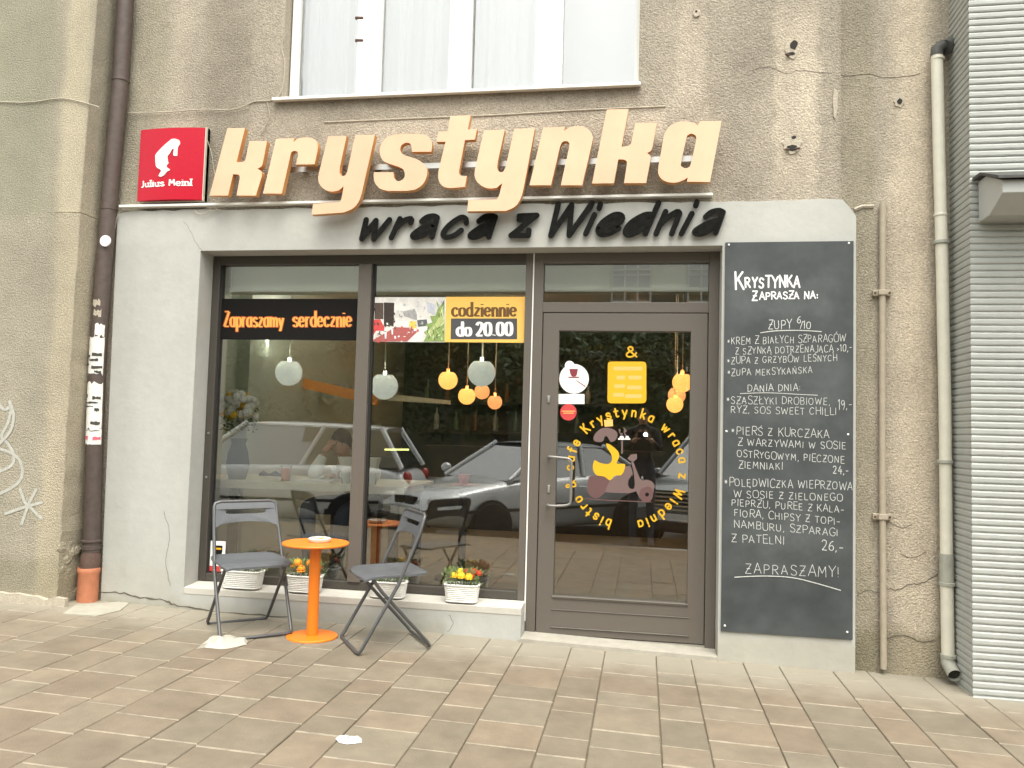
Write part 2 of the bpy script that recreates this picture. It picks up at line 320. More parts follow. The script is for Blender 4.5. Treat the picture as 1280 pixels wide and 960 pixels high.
# ------------------------------------------------------------------ single-stroke lettering ('~' marks a smooth curve)
GL = {
'a': (6, '~5,4.6 4.2,6 2.2,6 .7,4.8 .5,3 .7,1.2 2.2,0 4,.3 5,1.6;5,6 5,0'),
'b': (6, '1,10 1,0;~1,4.4 2,6 4,6 5.3,4.5 5.3,1.5 4,0 2,0 1,1.5'),
'c': (5.6, '~5,4.6 4,6 2.2,6 .7,4.6 .5,3 .7,1.4 2.2,0 4,0 5,1.3'),
'd': (6.2, '5.2,10 5.2,0;~5.2,4.4 4.2,6 2.2,6 .7,4.6 .5,3 .7,1.4 2.2,0 4.2,0 5.2,1.5'),
'e': (6, '.7,3.2 5.2,3.2;~5.2,3.2 5,4.8 3.8,6 2,6 .7,4.6 .5,3 .8,1.2 2.2,0 4,0 5.1,1.2'),
'f': (4.4, '~4.2,9.4 3.2,10 2.2,9.4 2,8;2,8 2,0;.4,6 4,6'),
'i': (2.2, '1,6 1,0;1,8.2 1,8.9'), 'l': (2.2, '1,10 1,0'),
'k': (5.6, '1,10 1,0;4.8,6 1.1,2.7;2.4,3.8 5.2,0'),
'j': (2.8, '~1.6,6 1.6,-1 1.2,-2.6 0,-3;1.6,8.2 1.6,8.9'),
'm': (9, '1,6 1,0;~1,4 2,5.7 3.4,6 4.4,5 4.6,3.5;4.6,3.5 4.6,0;~4.6,4 5.6,5.7 7,6 8,5 8.2,3.5;8.2,3.5 8.2,0'),
'n': (6, '1,6 1,0;~1,4 2,5.7 3.6,6 4.8,5 5,3.5;5,3.5 5,0'),
'o': (6, '~3,6 1.2,5.5 .5,3 1.2,.5 3,0 4.8,.5 5.5,3 4.8,5.5 3,6'),
'p': (6, '1,6 1,-3;~1,4.4 2,6 4,6 5.3,4.5 5.3,1.5 4,0 2,0 1,1.5'),
'r': (4.6, '1,6 1,0;~1,3.8 2,5.6 3.2,6 4.2,5.6'),
's': (5.4, '~4.8,4.8 3.6,6 2,6 .8,5 1.2,3.7 3,3 4.6,2.3 4.9,1.1 3.8,0 2,0 .6,1.1'),
't': (4.4, '2,8.8 2,1.5;~2,1.5 2.5,.2 4.2,.2;.4,6 4.2,6'),
'u': (6, '~1,6 1,1.6 2,.2 3.6,0 5,1.8;5,6 5,0'),
'w': (8, '.5,6 2.3,0;2.3,0 4,5.2;4,5.2 5.7,0;5.7,0 7.5,6'),
'y': (6, '.7,6 3.2,0;5.5,6 2,-3'),
'z': (5.6, '.6,6 5,6;5,6 .5,0;.5,0 5.2,0'),
'A': (7, '.5,0 3.3,10;3.3,10 6.3,0;1.6,3.4 5.4,3.4'), 'B': (6.4, '1,10 1,0;~1,10 4,10 5.4,8.8 4.6,5.8 1,5.4;~1,5.4 4.6,5.2 5.8,3 4.8,.4 1,0'),
'C': (6.6, '~6,8.4 4.4,10 2.2,9.6 .7,7 .5,4 1.4,.8 3.6,0 6,1.2'), 'D': (7, '1,10 1,0;~1,10 4,9.6 6,7.5 6.2,4.5 5,1.2 1,0'),
'E': (6, '1,10 1,0;1,10 5.4,10;1,5.2 4.8,5.2;1,0 5.6,0'), 'F': (5.6, '1,10 1,0;1,10 5.4,10;1,5.2 4.4,5.2'),
'G': (7, '~6,8.6 4.2,10 2,9.4 .6,6.6 .6,3.6 2,.6 4.4,0 6,1.8 6.2,4.4;6.2,4.4 3.8,4.4'), 'H': (7, '1,10 1,0;6,10 6,0;1,5.2 6,5.2'),
'I': (2.6, '1.2,10 1.2,0'), 'J': (5, '~4,10 4,2 3,0 1,.4'), 'K': (6.4, '1,10 1,0;5.6,10 1.1,4.4;2.6,6 6,0'),
'L': (5.6, '1,10 1,0;1,0 5.4,0'), 'M': (8, '.8,0 1.4,10;1.4,10 4,3.6;4,3.6 6.6,10;6.6,10 7.2,0'),
'N': (7.2, '1,0 1,10;1,10 6,0;6,0 6,10'), 'O': (7.4, '~3.7,10 1.4,9 .5,5 1.4,1 3.7,0 6,1 6.9,5 6,9 3.7,10'),
'P': (6.2, '1,10 1,0;~1,10 4.2,10 5.8,8 4.8,5.2 1,4.6'), 'R': (6.6, '1,10 1,0;~1,10 4.2,10 5.8,8 4.8,5.6 1,5;2.8,5.1 6.2,0'),
'S': (6, '~5.4,8.6 4,10 2,10 .8,8.2 1.6,6 4.2,4.6 5.4,2.4 4.4,.2 2,0 .5,1.4'), 'T': (6.2, '.3,10 6,10;3.1,10 3.1,0'),
'U': (7, '~1,10 1,2.6 2.2,.2 4.6,.2 6,2.6 6,10'), 'W': (9.4, '.5,10 2.4,0;2.4,0 4.7,8;4.7,8 6.8,0;6.8,0 9,10'),
'Y': (6.4, '.5,10 3.2,5;6,10 3.2,5;3.2,5 3.2,0'), 'Z': (6.2, '.8,10 5.8,10;5.8,10 .5,0;.5,0 5.9,0;1.6,5 4.8,5'),
'0': (6, '~3,10 1.2,9 .6,5 1.2,1 3,0 4.8,1 5.4,5 4.8,9 3,10'), '1': (3.4, '.6,8 2.2,10;2.2,10 2.2,0'),
'2': (5.8, '~.7,8 2,10 4.4,9.6 5,7.4 3.6,4 .5,0;.5,0 5.4,0'), '4': (6, '3.6,10 .6,3.6;.6,3.6 5.6,3.6;4,6.4 4,0'),
'6': (5.8, '~4.8,9.6 2.4,8 .8,4.6 .8,1.8 2.4,0 4.6,.6 5.2,3 3.8,5 1.2,4'), '9': (5.8, '~5,7.6 3.6,10 1.2,9 1,6.6 2.8,5 5,7.6;~5,7.6 5,4 3.6,0'),
'&': (7.4, '~6.6,4 5.4,1.6 3.4,0 1.2,.4 .6,2.4 1.8,4.6 4.2,6.6 4.2,9 2.8,10 1.6,8.6 2,6.8;2,6.8 6.8,0'),
'*': (4.6, '.4,5 3.6,5;1,7 3,3;3,7 1,3'), '.': (2.4, '1,0 1.2,.6'), ',': (2.6, '1.4,.8 .7,-1.6'), ':': (2.6, '1.1,.8 1.1,1.6;1.1,4.4 1.1,5.2'),
'-': (4.6, '.6,3.6 4,3.8'), '!': (2.6, '1.2,10 1.1,3;1.1,.2 1.1,.8'), '/': (4.6, '.2,-1 4.4,10'), '>': (4, '.4,6 3.4,4;3.4,4 .4,2.2'), ' ': (3.6, ''),
}
DI = {'\u0141': ('L', '-.2,4 3.4,6.6'), '\u0104': ('A', '~6,0 5.4,-1.4 6.8,-2'), '\u00d3': ('O', '3.4,11 5,12.6'), '\u015a': ('S', '3,11 4.6,12.6'),
      '\u0143': ('N', '3.2,11 4.8,12.6'), '\u017b': ('Z', '3,11.4 3.4,12'), '\u0118': ('E', '~5,0 4.4,-1.4 5.8,-2')}
def glyph(ch):
    extra = ''
    if ch in DI: ch, extra = DI[ch]; extra = ';'+extra
    wd, s_ = GL[ch]; out = []
    for st in (s_+extra).split(';'):
        if not st.strip(): continue
        cur = st.startswith('~'); pts = [Vector((*map(float, q.split(',')), 0)) for q in st.lstrip('~').split()]
        out.append((smoothpts(pts, 4) if cur else pts, cur))
    return wd, out
def ribbon(mb, pts, wv, wh, to3, thick=0, n_off=0.0, capped=True):
    """pts: 2-D polyline; to3(x, y, d) maps to space, d metres towards the viewer"""
    pts = [p.copy() for p in pts]; k = len(pts)
    if k < 2: return
    L_, R_ = [], []
    for i, p in enumerate(pts):
        a = pts[max(0, i-1)]; b = pts[min(k-1, i+1)]; t = (b-a); t = t.normalized() if t.length > 1e-9 else Vector((1, 0, 0))
        nn = Vector((-t.y, t.x, 0)); L_.append(p+Vector((nn.x*wv/2, nn.y*wh/2, 0))); R_.append(p-Vector((nn.x*wv/2, nn.y*wh/2, 0)))
    def cap(c, t, l, r):          # half-round end
        nn = Vector((-t.y, t.x, 0)); res = []
        for a in (-60, -30, 0, 30, 60):
            a = math.radians(a); q = t*math.cos(a)-nn*math.sin(a)*-1
            q = t*math.cos(a)+nn*math.sin(a); res.append(c+Vector((q.x*wv/2, q.y*wh/2, 0)))
        return res
    if capped:
        t1 = (pts[-1]-pts[-2]).normalized(); t0 = (pts[0]-pts[1]).normalized()
        e = list(reversed(cap(pts[-1], t1, 0, 0))); s0 = list(reversed(cap(pts[0], t0, 0, 0)))
    else: e, s0 = [], []
    ring = L_ + e + list(reversed(R_)) + s0
    N = len(ring); vs = [to3(q.x, q.y, n_off) for q in ring]; fs = []
    for i in range(k-1): fs.append((i, i+1, N-1-len(s0)-(i+1), N-1-len(s0)-i))
    if capped:
        fs.append(tuple([k-1]+list(range(k, k+len(e)))+[k+len(e)]))
        fs.append(tuple([N-1-len(s0)]+list(range(N-len(s0), N))+[0]))
    if thick:
        vs += [to3(q.x, q.y, n_off-thick) for q in ring]
        fs = fs+[(i, N+i, N+(i+1) % N, (i+1) % N) for i in range(N)]
    mb.add(vs, fs)
def text_px(mb, s_, x0, y0, x1, y1, h, Y, wv, wh=None, slant=0.0, jit=0.0, thick=0, serif=0.0, cap=10, condense=None, d0=.0006, capped=True):
    """lettering along a base line from pixel (x0,y0) to (x1,y1), h pixels high, on the plane y = Y; widths in pixels"""
    wh = wh or wv; gl = [glyph(c) for c in s_]; tot = sum(g[0]+.9 for g in gl)-.9
    sx = (x1-x0)/tot; sy = h/cap; cx = 0; k = 0
    for g in gl:
        jy = random.uniform(-jit, jit); js = 1+random.uniform(-jit, jit)*.06; jr = random.uniform(-jit, jit)*.02
        for pts, cur in g[1]:
            q = []
            for p in pts:
                X = cx+p.x*js+p.y*slant*sy/sx; u = X/tot
                q.append(Vector((x0+X*sx+p.y*jr*sy, y0+(y1-y0)*u-p.y*js*sy-jy*.25, 0)))
            k += 1; off = d0+(k % 9)*.00018
            ribbon(mb, q, wv, wh, lambda a, b, d: P(a, b, Y-d), thick, off, capped)
            if serif and not cur and abs(pts[0].x-pts[-1].x) < .1 and len(pts) == 2 and abs(pts[0].y-pts[-1].y) > 3:
                for p in (pts[0], pts[-1]):
                    X = cx+p.x*js; c = Vector((x0+X*sx, y0-p.y*sy, 0)); k += 1
                    ribbon(mb, [c+Vector((-serif, 0, 0)), c+Vector((serif, 0, 0))], wh*1.1, wh*1.1, lambda a, b, d: P(a, b, Y-d), thick, d0+(k % 9)*.00018, False)
        cx += g[0]+.9
def poly_px(mb, pts, Y, thick=.0006, sm=False, ox=0, oy=0, s=1.0):
    q = [(ox+a/s, oy+b/s) for a, b in pts]
    if sm: q = [(v.x, v.y) for v in smoothpts([(a, b, 0) for a, b in q], 4, True)]
    loop = []
    for a, b in q:
        p = P(a, b, Y); loop.append((p.x, p.z))
    mb.prism([loop], Y-thick, Y-.0001 if thick < .002 else Y, back=thick >= .002)
def parse(s_):
    """outline: 'x,y x,y' corners; groups in ( ) are points of a smooth curve"""
    out = []; grp = None
    for tok in s_.replace('(', ' ( ').replace(')', ' ) ').split():
        if tok == '(': grp = []
        elif tok == ')':
            v = smoothpts([(a, b, 0) for a, b in grp], 4); out += [(q.x, q.y) for q in v]; grp = None
        else:
            a, b = map(float, tok.split(','))
            (out if grp is None else grp).append((a, b))
    return out

# ------------------------------------------------------------------ key lines of the facade (metres)
XL, XR, ZT, ZS = -2.965, .455, 2.443, .212       # reveal edges, top and sill height of the opening
YF = .165                                        # front of window and door frames
XW = P(663, 500, YF).x                           # line between shop window and door
base = P(-60, 500, 0)

# pavement, kerb, road
def slopebox(mb, x0, x1, y0, y1, top, bot): mb.hexa([(x0, y0, gz(x0)+bot), (x1, y0, gz(x1)+bot), (x1, y0, gz(x1)+top), (x0, y0, gz(x0)+top)],
                                                    [(x0, y1, gz(x0)+bot), (x1, y1, gz(x1)+bot), (x1, y1, gz(x1)+top), (x0, y1, gz(x0)+top)])
b = MB(); slopebox(b, -9, 7, -3.6, .4, -.008, -.4)
b.hexa([(-9, -5.75, gz(-9)-.5), (7, -5.75, gz(7)-.5), (7, -5.75, gz(7)-.228), (-9, -5.75, gz(-9)-.228)], [(-9, -3.6005, gz(-9)-.4), (7, -3.6005, gz(7)-.4), (7, -3.6005, gz(7)-.0085), (-9, -3.6005, gz(-9)-.0085)])
pav = b.build('pavement', M['joint'], kind='structure')
masks(M['paver'], [])
# pale dusty strip along the foot of the wall
t_ = M['paver'].node_tree; N_ = t_.nodes; L_ = t_.links; bs = N_['Principled BSDF']
geo_ = N_.new('ShaderNodeNewGeometry'); sp_ = N_.new('ShaderNodeSeparateXYZ'); L_.new(geo_.outputs['Position'], sp_.inputs[0])
nz_ = N_.new('ShaderNodeTexNoise'); nz_.inputs['Scale'].default_value = 3.5; nz_.inputs['Detail'].default_value = 5; L_.new(geo_.outputs['Position'], nz_.inputs['Vector'])
ma_ = N_.new('ShaderNodeMath'); ma_.operation = 'MULTIPLY_ADD'; L_.new(nz_.outputs[0], ma_.inputs[0]); ma_.inputs[1].default_value = .45; L_.new(sp_.outputs[1], ma_.inputs[2])
mr_ = N_.new('ShaderNodeMapRange'); mr_.interpolation_type = 'SMOOTHSTEP'; mr_.inputs[1].default_value = -.45; mr_.inputs[2].default_value = .10; L_.new(ma_.outputs[0], mr_.inputs[0])
mr_.inputs[3].default_value = 0; mr_.inputs[4].default_value = .85
mxx = N_.new('ShaderNodeMix'); mxx.data_type = 'RGBA'; L_.new(mr_.outputs[0], mxx.inputs[0]); L_.new(bs.inputs['Base Color'].links[0].from_socket, mxx.inputs[6])
mxx.inputs[7].default_value = (.285, .26, .205, 1); L_.new(mxx.outputs[2], bs.inputs['Base Color'])
tilt = math.atan(.025); pm = {}
def paver_mesh(w_, l_):
    key = (round(w_, 3), round(l_, 3))
    if key in pm: return pm[key]
    a, b_ = w_/2-.0022, l_/2-.0010; c = .003; d_ = .0065
    vs = [(-a, -b_, -.03), (a, -b_, -.03), (a, b_, -.03), (-a, b_, -.03), (-a, -b_, -.004), (a, -b_, -.004), (a, b_, -.004), (-a, b_, -.004),
          (-a+c, -b_+d_, 0), (a-c, -b_+d_, 0), (a-c, b_-c, 0), (-a+c, b_-c, 0)]
    fs = [(0, 1, 5, 4), (1, 2, 6, 5), (2, 3, 7, 6), (3, 0, 4, 7), (4, 5, 9, 8), (5, 6, 10, 9), (6, 7, 11, 10), (7, 4, 8, 11), (8, 9, 10, 11)]
    mb = MB(); mb.add(vs, fs); mb.mi[4] = 1; pm[key] = mb.mesh('paver', [M['paver'], M['worn']]); return pm[key]
nearp, farp = [], []
def ground_pt(X, Y, Z):
    v = Vector((X, Y, Z))-CAM; d = v.dot(fwd); return 640+FPX*v.dot(RT)/d, 480-FPX*v.dot(UP)/d
for k in range(-9, 7):
    for (xa, w_, offs) in ((-.2+.5*k, .298, .0), (.098+.5*k, .202, .1)):
        y = .26-offs-random.choice((0, .05, .1)) if k != -1 else .22-offs
        tog = random.random() < .5
        first = True
        while y > -3.6:
            l_ = .2 if tog else .33; tog = not tog
            if random.random() < .12: l_ = .27
            y0_ = y-l_; cx_, cy_ = xa+w_/2, (y+y0_)/2
            px, py = ground_pt(cx_, cy_, gz(cx_))
            vis = -80 < px < 1360 and py < 990
            if y0_ > -3.6: (nearp if vis else farp).append((cx_, cy_, w_, l_))
            y = y0_
nearp.sort(key=lambda q: q[1])
if len(nearp) > 299: farp += nearp[299:]; nearp = nearp[:299]
for (cx_, cy_, w_, l_) in nearp:
    o = bpy.data.objects.new('paver', paver_mesh(w_, l_)); col.objects.link(o); o.parent = pav
    o.location = (cx_, cy_, gz(cx_)+random.uniform(-.0015, .0015)); o.rotation_euler = (random.uniform(-.003, .003), tilt, 0)
fb = MB()
for (cx_, cy_, w_, l_) in farp:
    mm = paver_mesh(w_, l_); vs = [(v.co.x+cx_, v.co.y+cy_, v.co.z+gz(cx_+v.co.x)) for v in mm.vertices]
    fb.add(vs, [tuple(p.vertices) for p in mm.polygons])
fb.build('paver_field', M['paver'], pav, kind='stuff')
b = MB(); b.box(-30, 30, -5.9, -5.751, -.7, -.25); b.build('kerb', mat('kerb_concrete', (.33, .32, .29), .9, noise=.1, nscale=10), kind='structure')
b = MB(); b.box(-60, 60, -14, -5.9, -.8, -.40); b.build('road', mat('asphalt', (.055, .055, .055), .9, noise=.2, nscale=30, bump=.003, bscale=80), kind='structure')
b = MB(); b.box(-60, 60, -60, -14, -.8, -.25); b.build('far_pavement', mat('far_paving', (.28, .26, .22), .9, noise=.1, nscale=2), kind='structure')
b = MB(); b.box(-60, -9, -5.75, .4, -.5, .05); b.box(7, 60, -5.75, .4, -.5, -.2); b.build_each('side_pavement', mat('side_paving', (.30, .27, .21), .9, noise=.1, nscale=2), kind='structure')

# ------------------------------------------------------------------ the building
bld = thing('tenement_building', (-1, .1, 0), 'old tenement facade of stained rough grey-brown plaster around the grey painted shopfront', 'building')
def jag(p0, p1, n, amp):
    out = []
    for i in range(n):
        t = i/n; out.append((p0[0]+(p1[0]-p0[0])*t, p0[1]+(p1[1]-p0[1])*t+random.uniform(-amp, amp)))
    return out
# upper window hole
UL, UR = P(355, 60, .02).x, P(799, 60, .02).x
UZ = (P(345, 130, .02).z+P(798, 104, .02).z)/2
TOPZ = 5.6
hole = [(UL, UZ), (UR, UZ), (UR, TOPZ-.2), (UL, TOPZ-.2)]
XC = P(1051, 130, .02).x                    # right corner of the bay
XG = P(314, 80, .02).x
b = MB()
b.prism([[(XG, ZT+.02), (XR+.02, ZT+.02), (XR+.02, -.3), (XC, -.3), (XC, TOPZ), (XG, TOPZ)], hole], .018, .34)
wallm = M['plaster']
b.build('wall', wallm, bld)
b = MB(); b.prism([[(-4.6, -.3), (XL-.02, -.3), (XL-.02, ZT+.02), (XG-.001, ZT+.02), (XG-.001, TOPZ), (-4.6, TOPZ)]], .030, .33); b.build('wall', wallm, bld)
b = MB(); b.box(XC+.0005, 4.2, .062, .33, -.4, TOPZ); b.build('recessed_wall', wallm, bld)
# pier on the left: two heights, the lower one slightly proud
pt, pm_, pb = P(122, 0, -.2), P(97, 300, -.2), P(70, 761, -.2)
zl = P(40, 267, -.2).z
def pierx(z):
    if z > pm_.z: return pm_.x+(pt.x-pm_.x)*(z-pm_.z)/(pt.z-pm_.z)
    return pb.x+(pm_.x-pb.x)*(z-pb.z)/(pm_.z-pb.z)
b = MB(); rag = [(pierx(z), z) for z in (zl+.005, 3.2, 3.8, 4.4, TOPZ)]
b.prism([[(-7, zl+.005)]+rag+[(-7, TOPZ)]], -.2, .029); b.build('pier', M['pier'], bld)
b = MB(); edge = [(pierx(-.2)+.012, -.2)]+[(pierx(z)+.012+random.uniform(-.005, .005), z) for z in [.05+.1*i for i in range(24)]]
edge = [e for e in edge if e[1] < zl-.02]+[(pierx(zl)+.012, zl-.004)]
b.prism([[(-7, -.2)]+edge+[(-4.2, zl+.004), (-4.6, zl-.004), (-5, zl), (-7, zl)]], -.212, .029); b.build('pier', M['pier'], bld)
b = MB()                                   # broken plinth mortar at the foot of the pier
pts = [(-7, .02)]; x = -7
top = []
while x < pierx(.1)+.10: top.append((x, gz(x)+.055+random.uniform(-.018, .018))); x += .07
b.prism([[(-7, -.2), (top[-1][0], -.2)]+list(reversed(top))], -.245, -.2125); b.build('plinth_mortar', M['patch'], bld)
# pale cement pad under the downpipe foot and its rubble in the corner
# surround of grey render with a ragged upper edge and the opening cut out
sl_t, sl_b = P(147, 264, 0), P(127, 745, 0)
tr, trc, rr_ = P(1052, 249, 0), P(1067, 264, 0), P(1069, 841, 0)
topedge = jag((trc.x-.06, tr.z), (sl_t.x+.03, sl_t.z), 60, .006)
ZD = gz(0)-.02
surr = [(sl_b.x, -.3), (XL+.0, -.3), (XL, -.3)]
loop = [(sl_b.x, -.3), (XW, -.3), (XW, ZS-.05), (XL, ZS-.05), (XL+.0, ZT), (XR, ZT), (XR, -.3), (rr_.x, -.3), (rr_.x, trc.z-.03), (trc.x-.012, trc.z+.01)]+topedge+[(sl_t.x, sl_t.z-.02)]
b = MB(); b.prism([loop], 0, .31); b.build('shopfront_surround', M['render'], bld, bevel=.004)
b = MB()
b.hexa([(XL+.001, -.003, ZS-.052), (XW+.0, -.003, ZS-.052), (XW, -.003, ZS-.008), (XL+.001, -.003, ZS-.008)],
       [(XL+.001, YF+.05, ZS-.052), (XW, YF+.05, ZS-.052), (XW, YF+.05, ZS+.006), (XL+.001, YF+.05, ZS+.006)])
b.build('window_ledge', M['sillc'], bld, bevel=.004)
b = MB(); slopebox(b, XW+.002, XR-.002, -.03, YF+.2, .022, -.3); b.build('door_step', mat('step_concrete', (.36, .335, .28), .9, noise=.15, nscale=12), bld)
# cracked lower edge: dark gap line left of the window
cr = [(122, 742), (150, 742), (175, 748), (205, 751), (222, 758), (262, 764), (300, 768), (360, 772), (420, 776)]
def px_tube(pts, Y, r, n=6): return [P(a, b_, Y) for a, b_ in pts]
crp = [p_+Vector((0, 0, random.uniform(-.006, .006))) for p_ in smoothpts([P(a, b_-1, -.0005) for a, b_ in cr[:-1]], 5)]
b = MB(); b.tube(crp, [random.uniform(.002, .0065) for _ in crp], 6); b.build('crack', M['crackline'], bld)
masks(M['render'], [(-3.7, -1.2, -.1, .10, (.84, .82, .76), .02, .05, .1), (.4, 1.3, -.1, .13, (.90, .86, .79), .05, .06, .12), (-3.7, XL-.05, -.1, .34, (.93, .92, .88), .1, .12, .35), (-3.58, -3.40, .2, 2.6, (.93, .93, .92), .06, .3, .15), (-3.7, 1.2, 2.50, 2.8, (1.06, 1.06, 1.05), .3, .05, .1)])
for cp, r in (([(252, 313), (243, 300), (238, 288), (229, 276)], .0008), ([(205, 640), (212, 668), (207, 700), (213, 732)], .0012), ([(560, 790), (566, 778), (561, 768)], .0012)):
    mb = MB(); mb.tube([p_+Vector((random.uniform(-.004, .004), 0, random.uniform(-.004, .004))) for p_ in smoothpts([P(a, b_, -.0004) for a, b_ in cp], 6)], r, 5); mb.build('hairline_crack', M['crackline'], bld)
# wall tones: old sign trace, pale patches, darker by the corner and under the sill
def X_(px, py, Y=.02): return P(px, py, Y).x
def Z_(px, py, Y=.02): return P(px, py, Y).z
z = Z_(620, 150); z0 = Z_(620, 200)
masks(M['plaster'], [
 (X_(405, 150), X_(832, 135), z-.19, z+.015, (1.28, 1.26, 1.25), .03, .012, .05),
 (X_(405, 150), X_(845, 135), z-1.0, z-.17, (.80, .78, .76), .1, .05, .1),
 (X_(968, 120), X_(1022, 120), Z_(990, 230), Z_(990, 20), (1.38, 1.36, 1.34), .03, .15, .12),
 (X_(845, 120), X_(880, 120), Z_(860, 130), Z_(860, 10), (1.22, 1.2, 1.2), .03, .15, .1),
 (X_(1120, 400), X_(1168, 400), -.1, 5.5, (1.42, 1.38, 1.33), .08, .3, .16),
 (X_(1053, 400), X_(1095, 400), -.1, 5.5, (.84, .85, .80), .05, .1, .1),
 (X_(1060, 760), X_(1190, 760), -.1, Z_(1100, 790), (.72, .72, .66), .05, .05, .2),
 (X_(160, 50), X_(215, 50), 2.7, 5.6, (.88, .9, .86), .07, .1, .1),
 (X_(255, 50), X_(310, 50), 2.9, 5.6, (.85, .85, .84), .06, .1, .1),
 (X_(345, 120), X_(800, 120), Z_(600, 128), Z_(600, 112), (.74, .74, .74), .05, .03, .03)])
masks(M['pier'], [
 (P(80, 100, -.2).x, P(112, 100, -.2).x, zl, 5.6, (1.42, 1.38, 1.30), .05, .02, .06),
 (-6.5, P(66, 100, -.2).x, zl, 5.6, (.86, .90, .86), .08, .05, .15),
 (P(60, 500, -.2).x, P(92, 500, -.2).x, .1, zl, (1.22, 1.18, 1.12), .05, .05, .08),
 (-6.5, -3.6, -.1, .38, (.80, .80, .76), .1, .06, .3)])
# crumbled plaster patches (proud bits of render on the pier return and on the recessed wall)
def lump(px, py, Y, rx, rz, m_, th=.012, n=14):
    c = P(px, py, Y); lp = [(c.x+math.cos(2*PI*i/n)*rx*random.uniform(.7, 1.15), c.z+math.sin(2*PI*i/n)*rz*random.uniform(.7, 1.15)) for i in range(n)]
    mb = MB(); mb.prism([lp], Y-th, Y-.0002); return mb.build('plaster_patch', m_, bld, bevel=th*.6)
lump(990, 62, .018, .045, .06, M['patch'], .006); lump(990, 182, .018, .06, .055, M['patch'], .006); lump(1124, 126, .062, .035, .045, M['patch'], .006)
lump(871, 17, .018, .025, .028, M['patch'], .010)
lump(1044, 128, .018, .016, .10, M['patch'], .008)
def hole_at(px, py, Y, rx, rz, tilt_=0):
    c = P(px, py, Y); n = 12; lp = []
    for i in range(n):
        a = 2*PI*i/n; x, zz = math.cos(a)*rx*random.uniform(.75, 1.2), math.sin(a)*rz*random.uniform(.75, 1.2)
        lp.append((c.x+x+zz*tilt_, c.z+zz))
    mb = MB(); mb.prism([lp], Y-.0075, Y-.0068); h = mb.build('hole', M['dark'], bld)
    mb = MB(); mb.tube([(c.x-rx, Y-.012, c.z-rz*.9), (c.x+rx*.2, Y-.03, c.z-rz*.8), (c.x+rx, Y-.012, c.z-rz*.7)], .006, 6)
    return h
hole_at(992, 57, .018, .022, .030, .2); hole_at(988, 68, .018, .026, .012); hole_at(990, 185, .018, .030, .020); hole_at(992, 172, .018, .016, .010)
hole_at(1124, 127, .062, .014, .020, .1); hole_at(870, 15, .014, .007, .009)
for (px, py, dx) in ((986, 69, -.02), (986, 187, -.02), (994, 186, .02)):
    c = P(px, py, .01); mb = MB(); mb.tube([c, c+Vector((dx, -.025, -.006))], .007, 6); mb.build('bracket_stub', M['rust'], bld)
# plaster cracks and ledge on the recessed wall
for cp in ([(1068, 262), (1078, 258), (1092, 258)], ):
    mb = MB(); mb.tube([P(a, b_, .060) for a, b_ in cp], .012, 6); mb.build('plaster_ridge', M['patch'], bld)
for cp, r in (([(1104, 735), (1122, 737), (1136, 731), (1152, 729), (1172, 718)], .0045), ([(1108, 798), (1130, 794), (1150, 802), (1168, 800)], .005),
              ([(1066, 748), (1082, 738), (1098, 741)], .003), ([(1125, 692), (1142, 697), (1158, 690)], .003), ([(1110, 652), (1128, 660), (1140, 655)], .0025), ([(940, 88), (960, 84), (985, 92), (1000, 88), (1040, 92)], .002),
              ([(1052, 95), (1085, 93), (1110, 97), (1150, 92)], .003)):
    mb = MB(); Yc = .061 if cp[0][0] > 1050 else .017
    mb.tube([p+Vector((0, 0, random.uniform(-.004, .004))) for p in smoothpts([P(a, b_, Yc) for a, b_ in cp], 5)], r*.5, 5); mb.build('crack', M['crackline'], bld)
# ridge left by an older sign above the letters
mb = MB(); mb.tube([P(a, b_, .017) for a, b_ in ((405, 153), (520, 148), (620, 144), (720, 138), (832, 133))], .006, 6); mb.build('plaster_ridge', M['patch'], bld)
# groove where two coats of plaster meet is the 12 mm step between the two wall parts
# graffiti sprayed on the pier
mb = MB(); Yg = -.2125; k = 0
for st in ('~-6,498 5,512 14,508 10,528 2,545 10,555 17,568 14,582 -8,592', '~-6,560 12,565 24,575 28,592 20,606 -2,618', '25,612 31,628 52,648', '~45,612 35,632 27,655', '7,642 30,634 52,628', '~12,502 17,520 12,540 -6,560'):
    cur = st[0] == '~'; pts = [Vector((*map(float, q.split(',')), 0)) for q in st.lstrip('~').split()]; k += 1
    ribbon(mb, smoothpts(pts, 5) if cur else pts, 3.6, 3.6, lambda a, b_, d: P(a, b_, Yg-d), 0, .001+.0003*k)
g_ = mb.build('graffiti', M['spray']); tag(g_, 'white sprayed graffiti scrawl with a star on the left pier', 'graffiti')

# ------------------------------------------------------------------ upper window
uw = thing('upper_window', (P(600, 100, .2).x, .25, UZ), None, None); uw.parent = bld; uw.location = Vector((P(600, 100, .2).x, .25, UZ))-bld.location
YU = .11
b = MB()
def ux(px, py=60, Y=YU): return P(px, py, Y).x
b.box(ux(364), ux(373), YU, YU+.08, UZ+.03, TOPZ-.2); b.box(ux(794), UR+.02, YU, YU+.08, UZ+.03, TOPZ-.2)
b.box(ux(364)+.001, UR+.019, YU+.004, YU+.075, UZ+.0305, UZ+.06)
for a, c in ((446, 476), (561, 589), (669, 703)): b.box(ux(a), ux(c), YU+.004, YU+.07, UZ+.06, TOPZ-.2)
b.build('frame', M['white'], uw, bevel=.004)
b = MB(); b.box(ux(589)-.004, ux(589)+.004, YU-.006, YU+.003, UZ+.062, TOPZ-.21); b.build('cover_strip', M['alu'], uw)
for a, c in ((373, 446), (476, 561), (589, 669), (703, 794)):
    b = MB(); b.box(ux(a)-.005, ux(c)+.005, YU+.04, YU+.046, UZ+.055, TOPZ-.2); b.build('pane', glass_mat('sky_glass', .235, (.95, .96, .96)) if 'up' not in M else M['up'], uw)
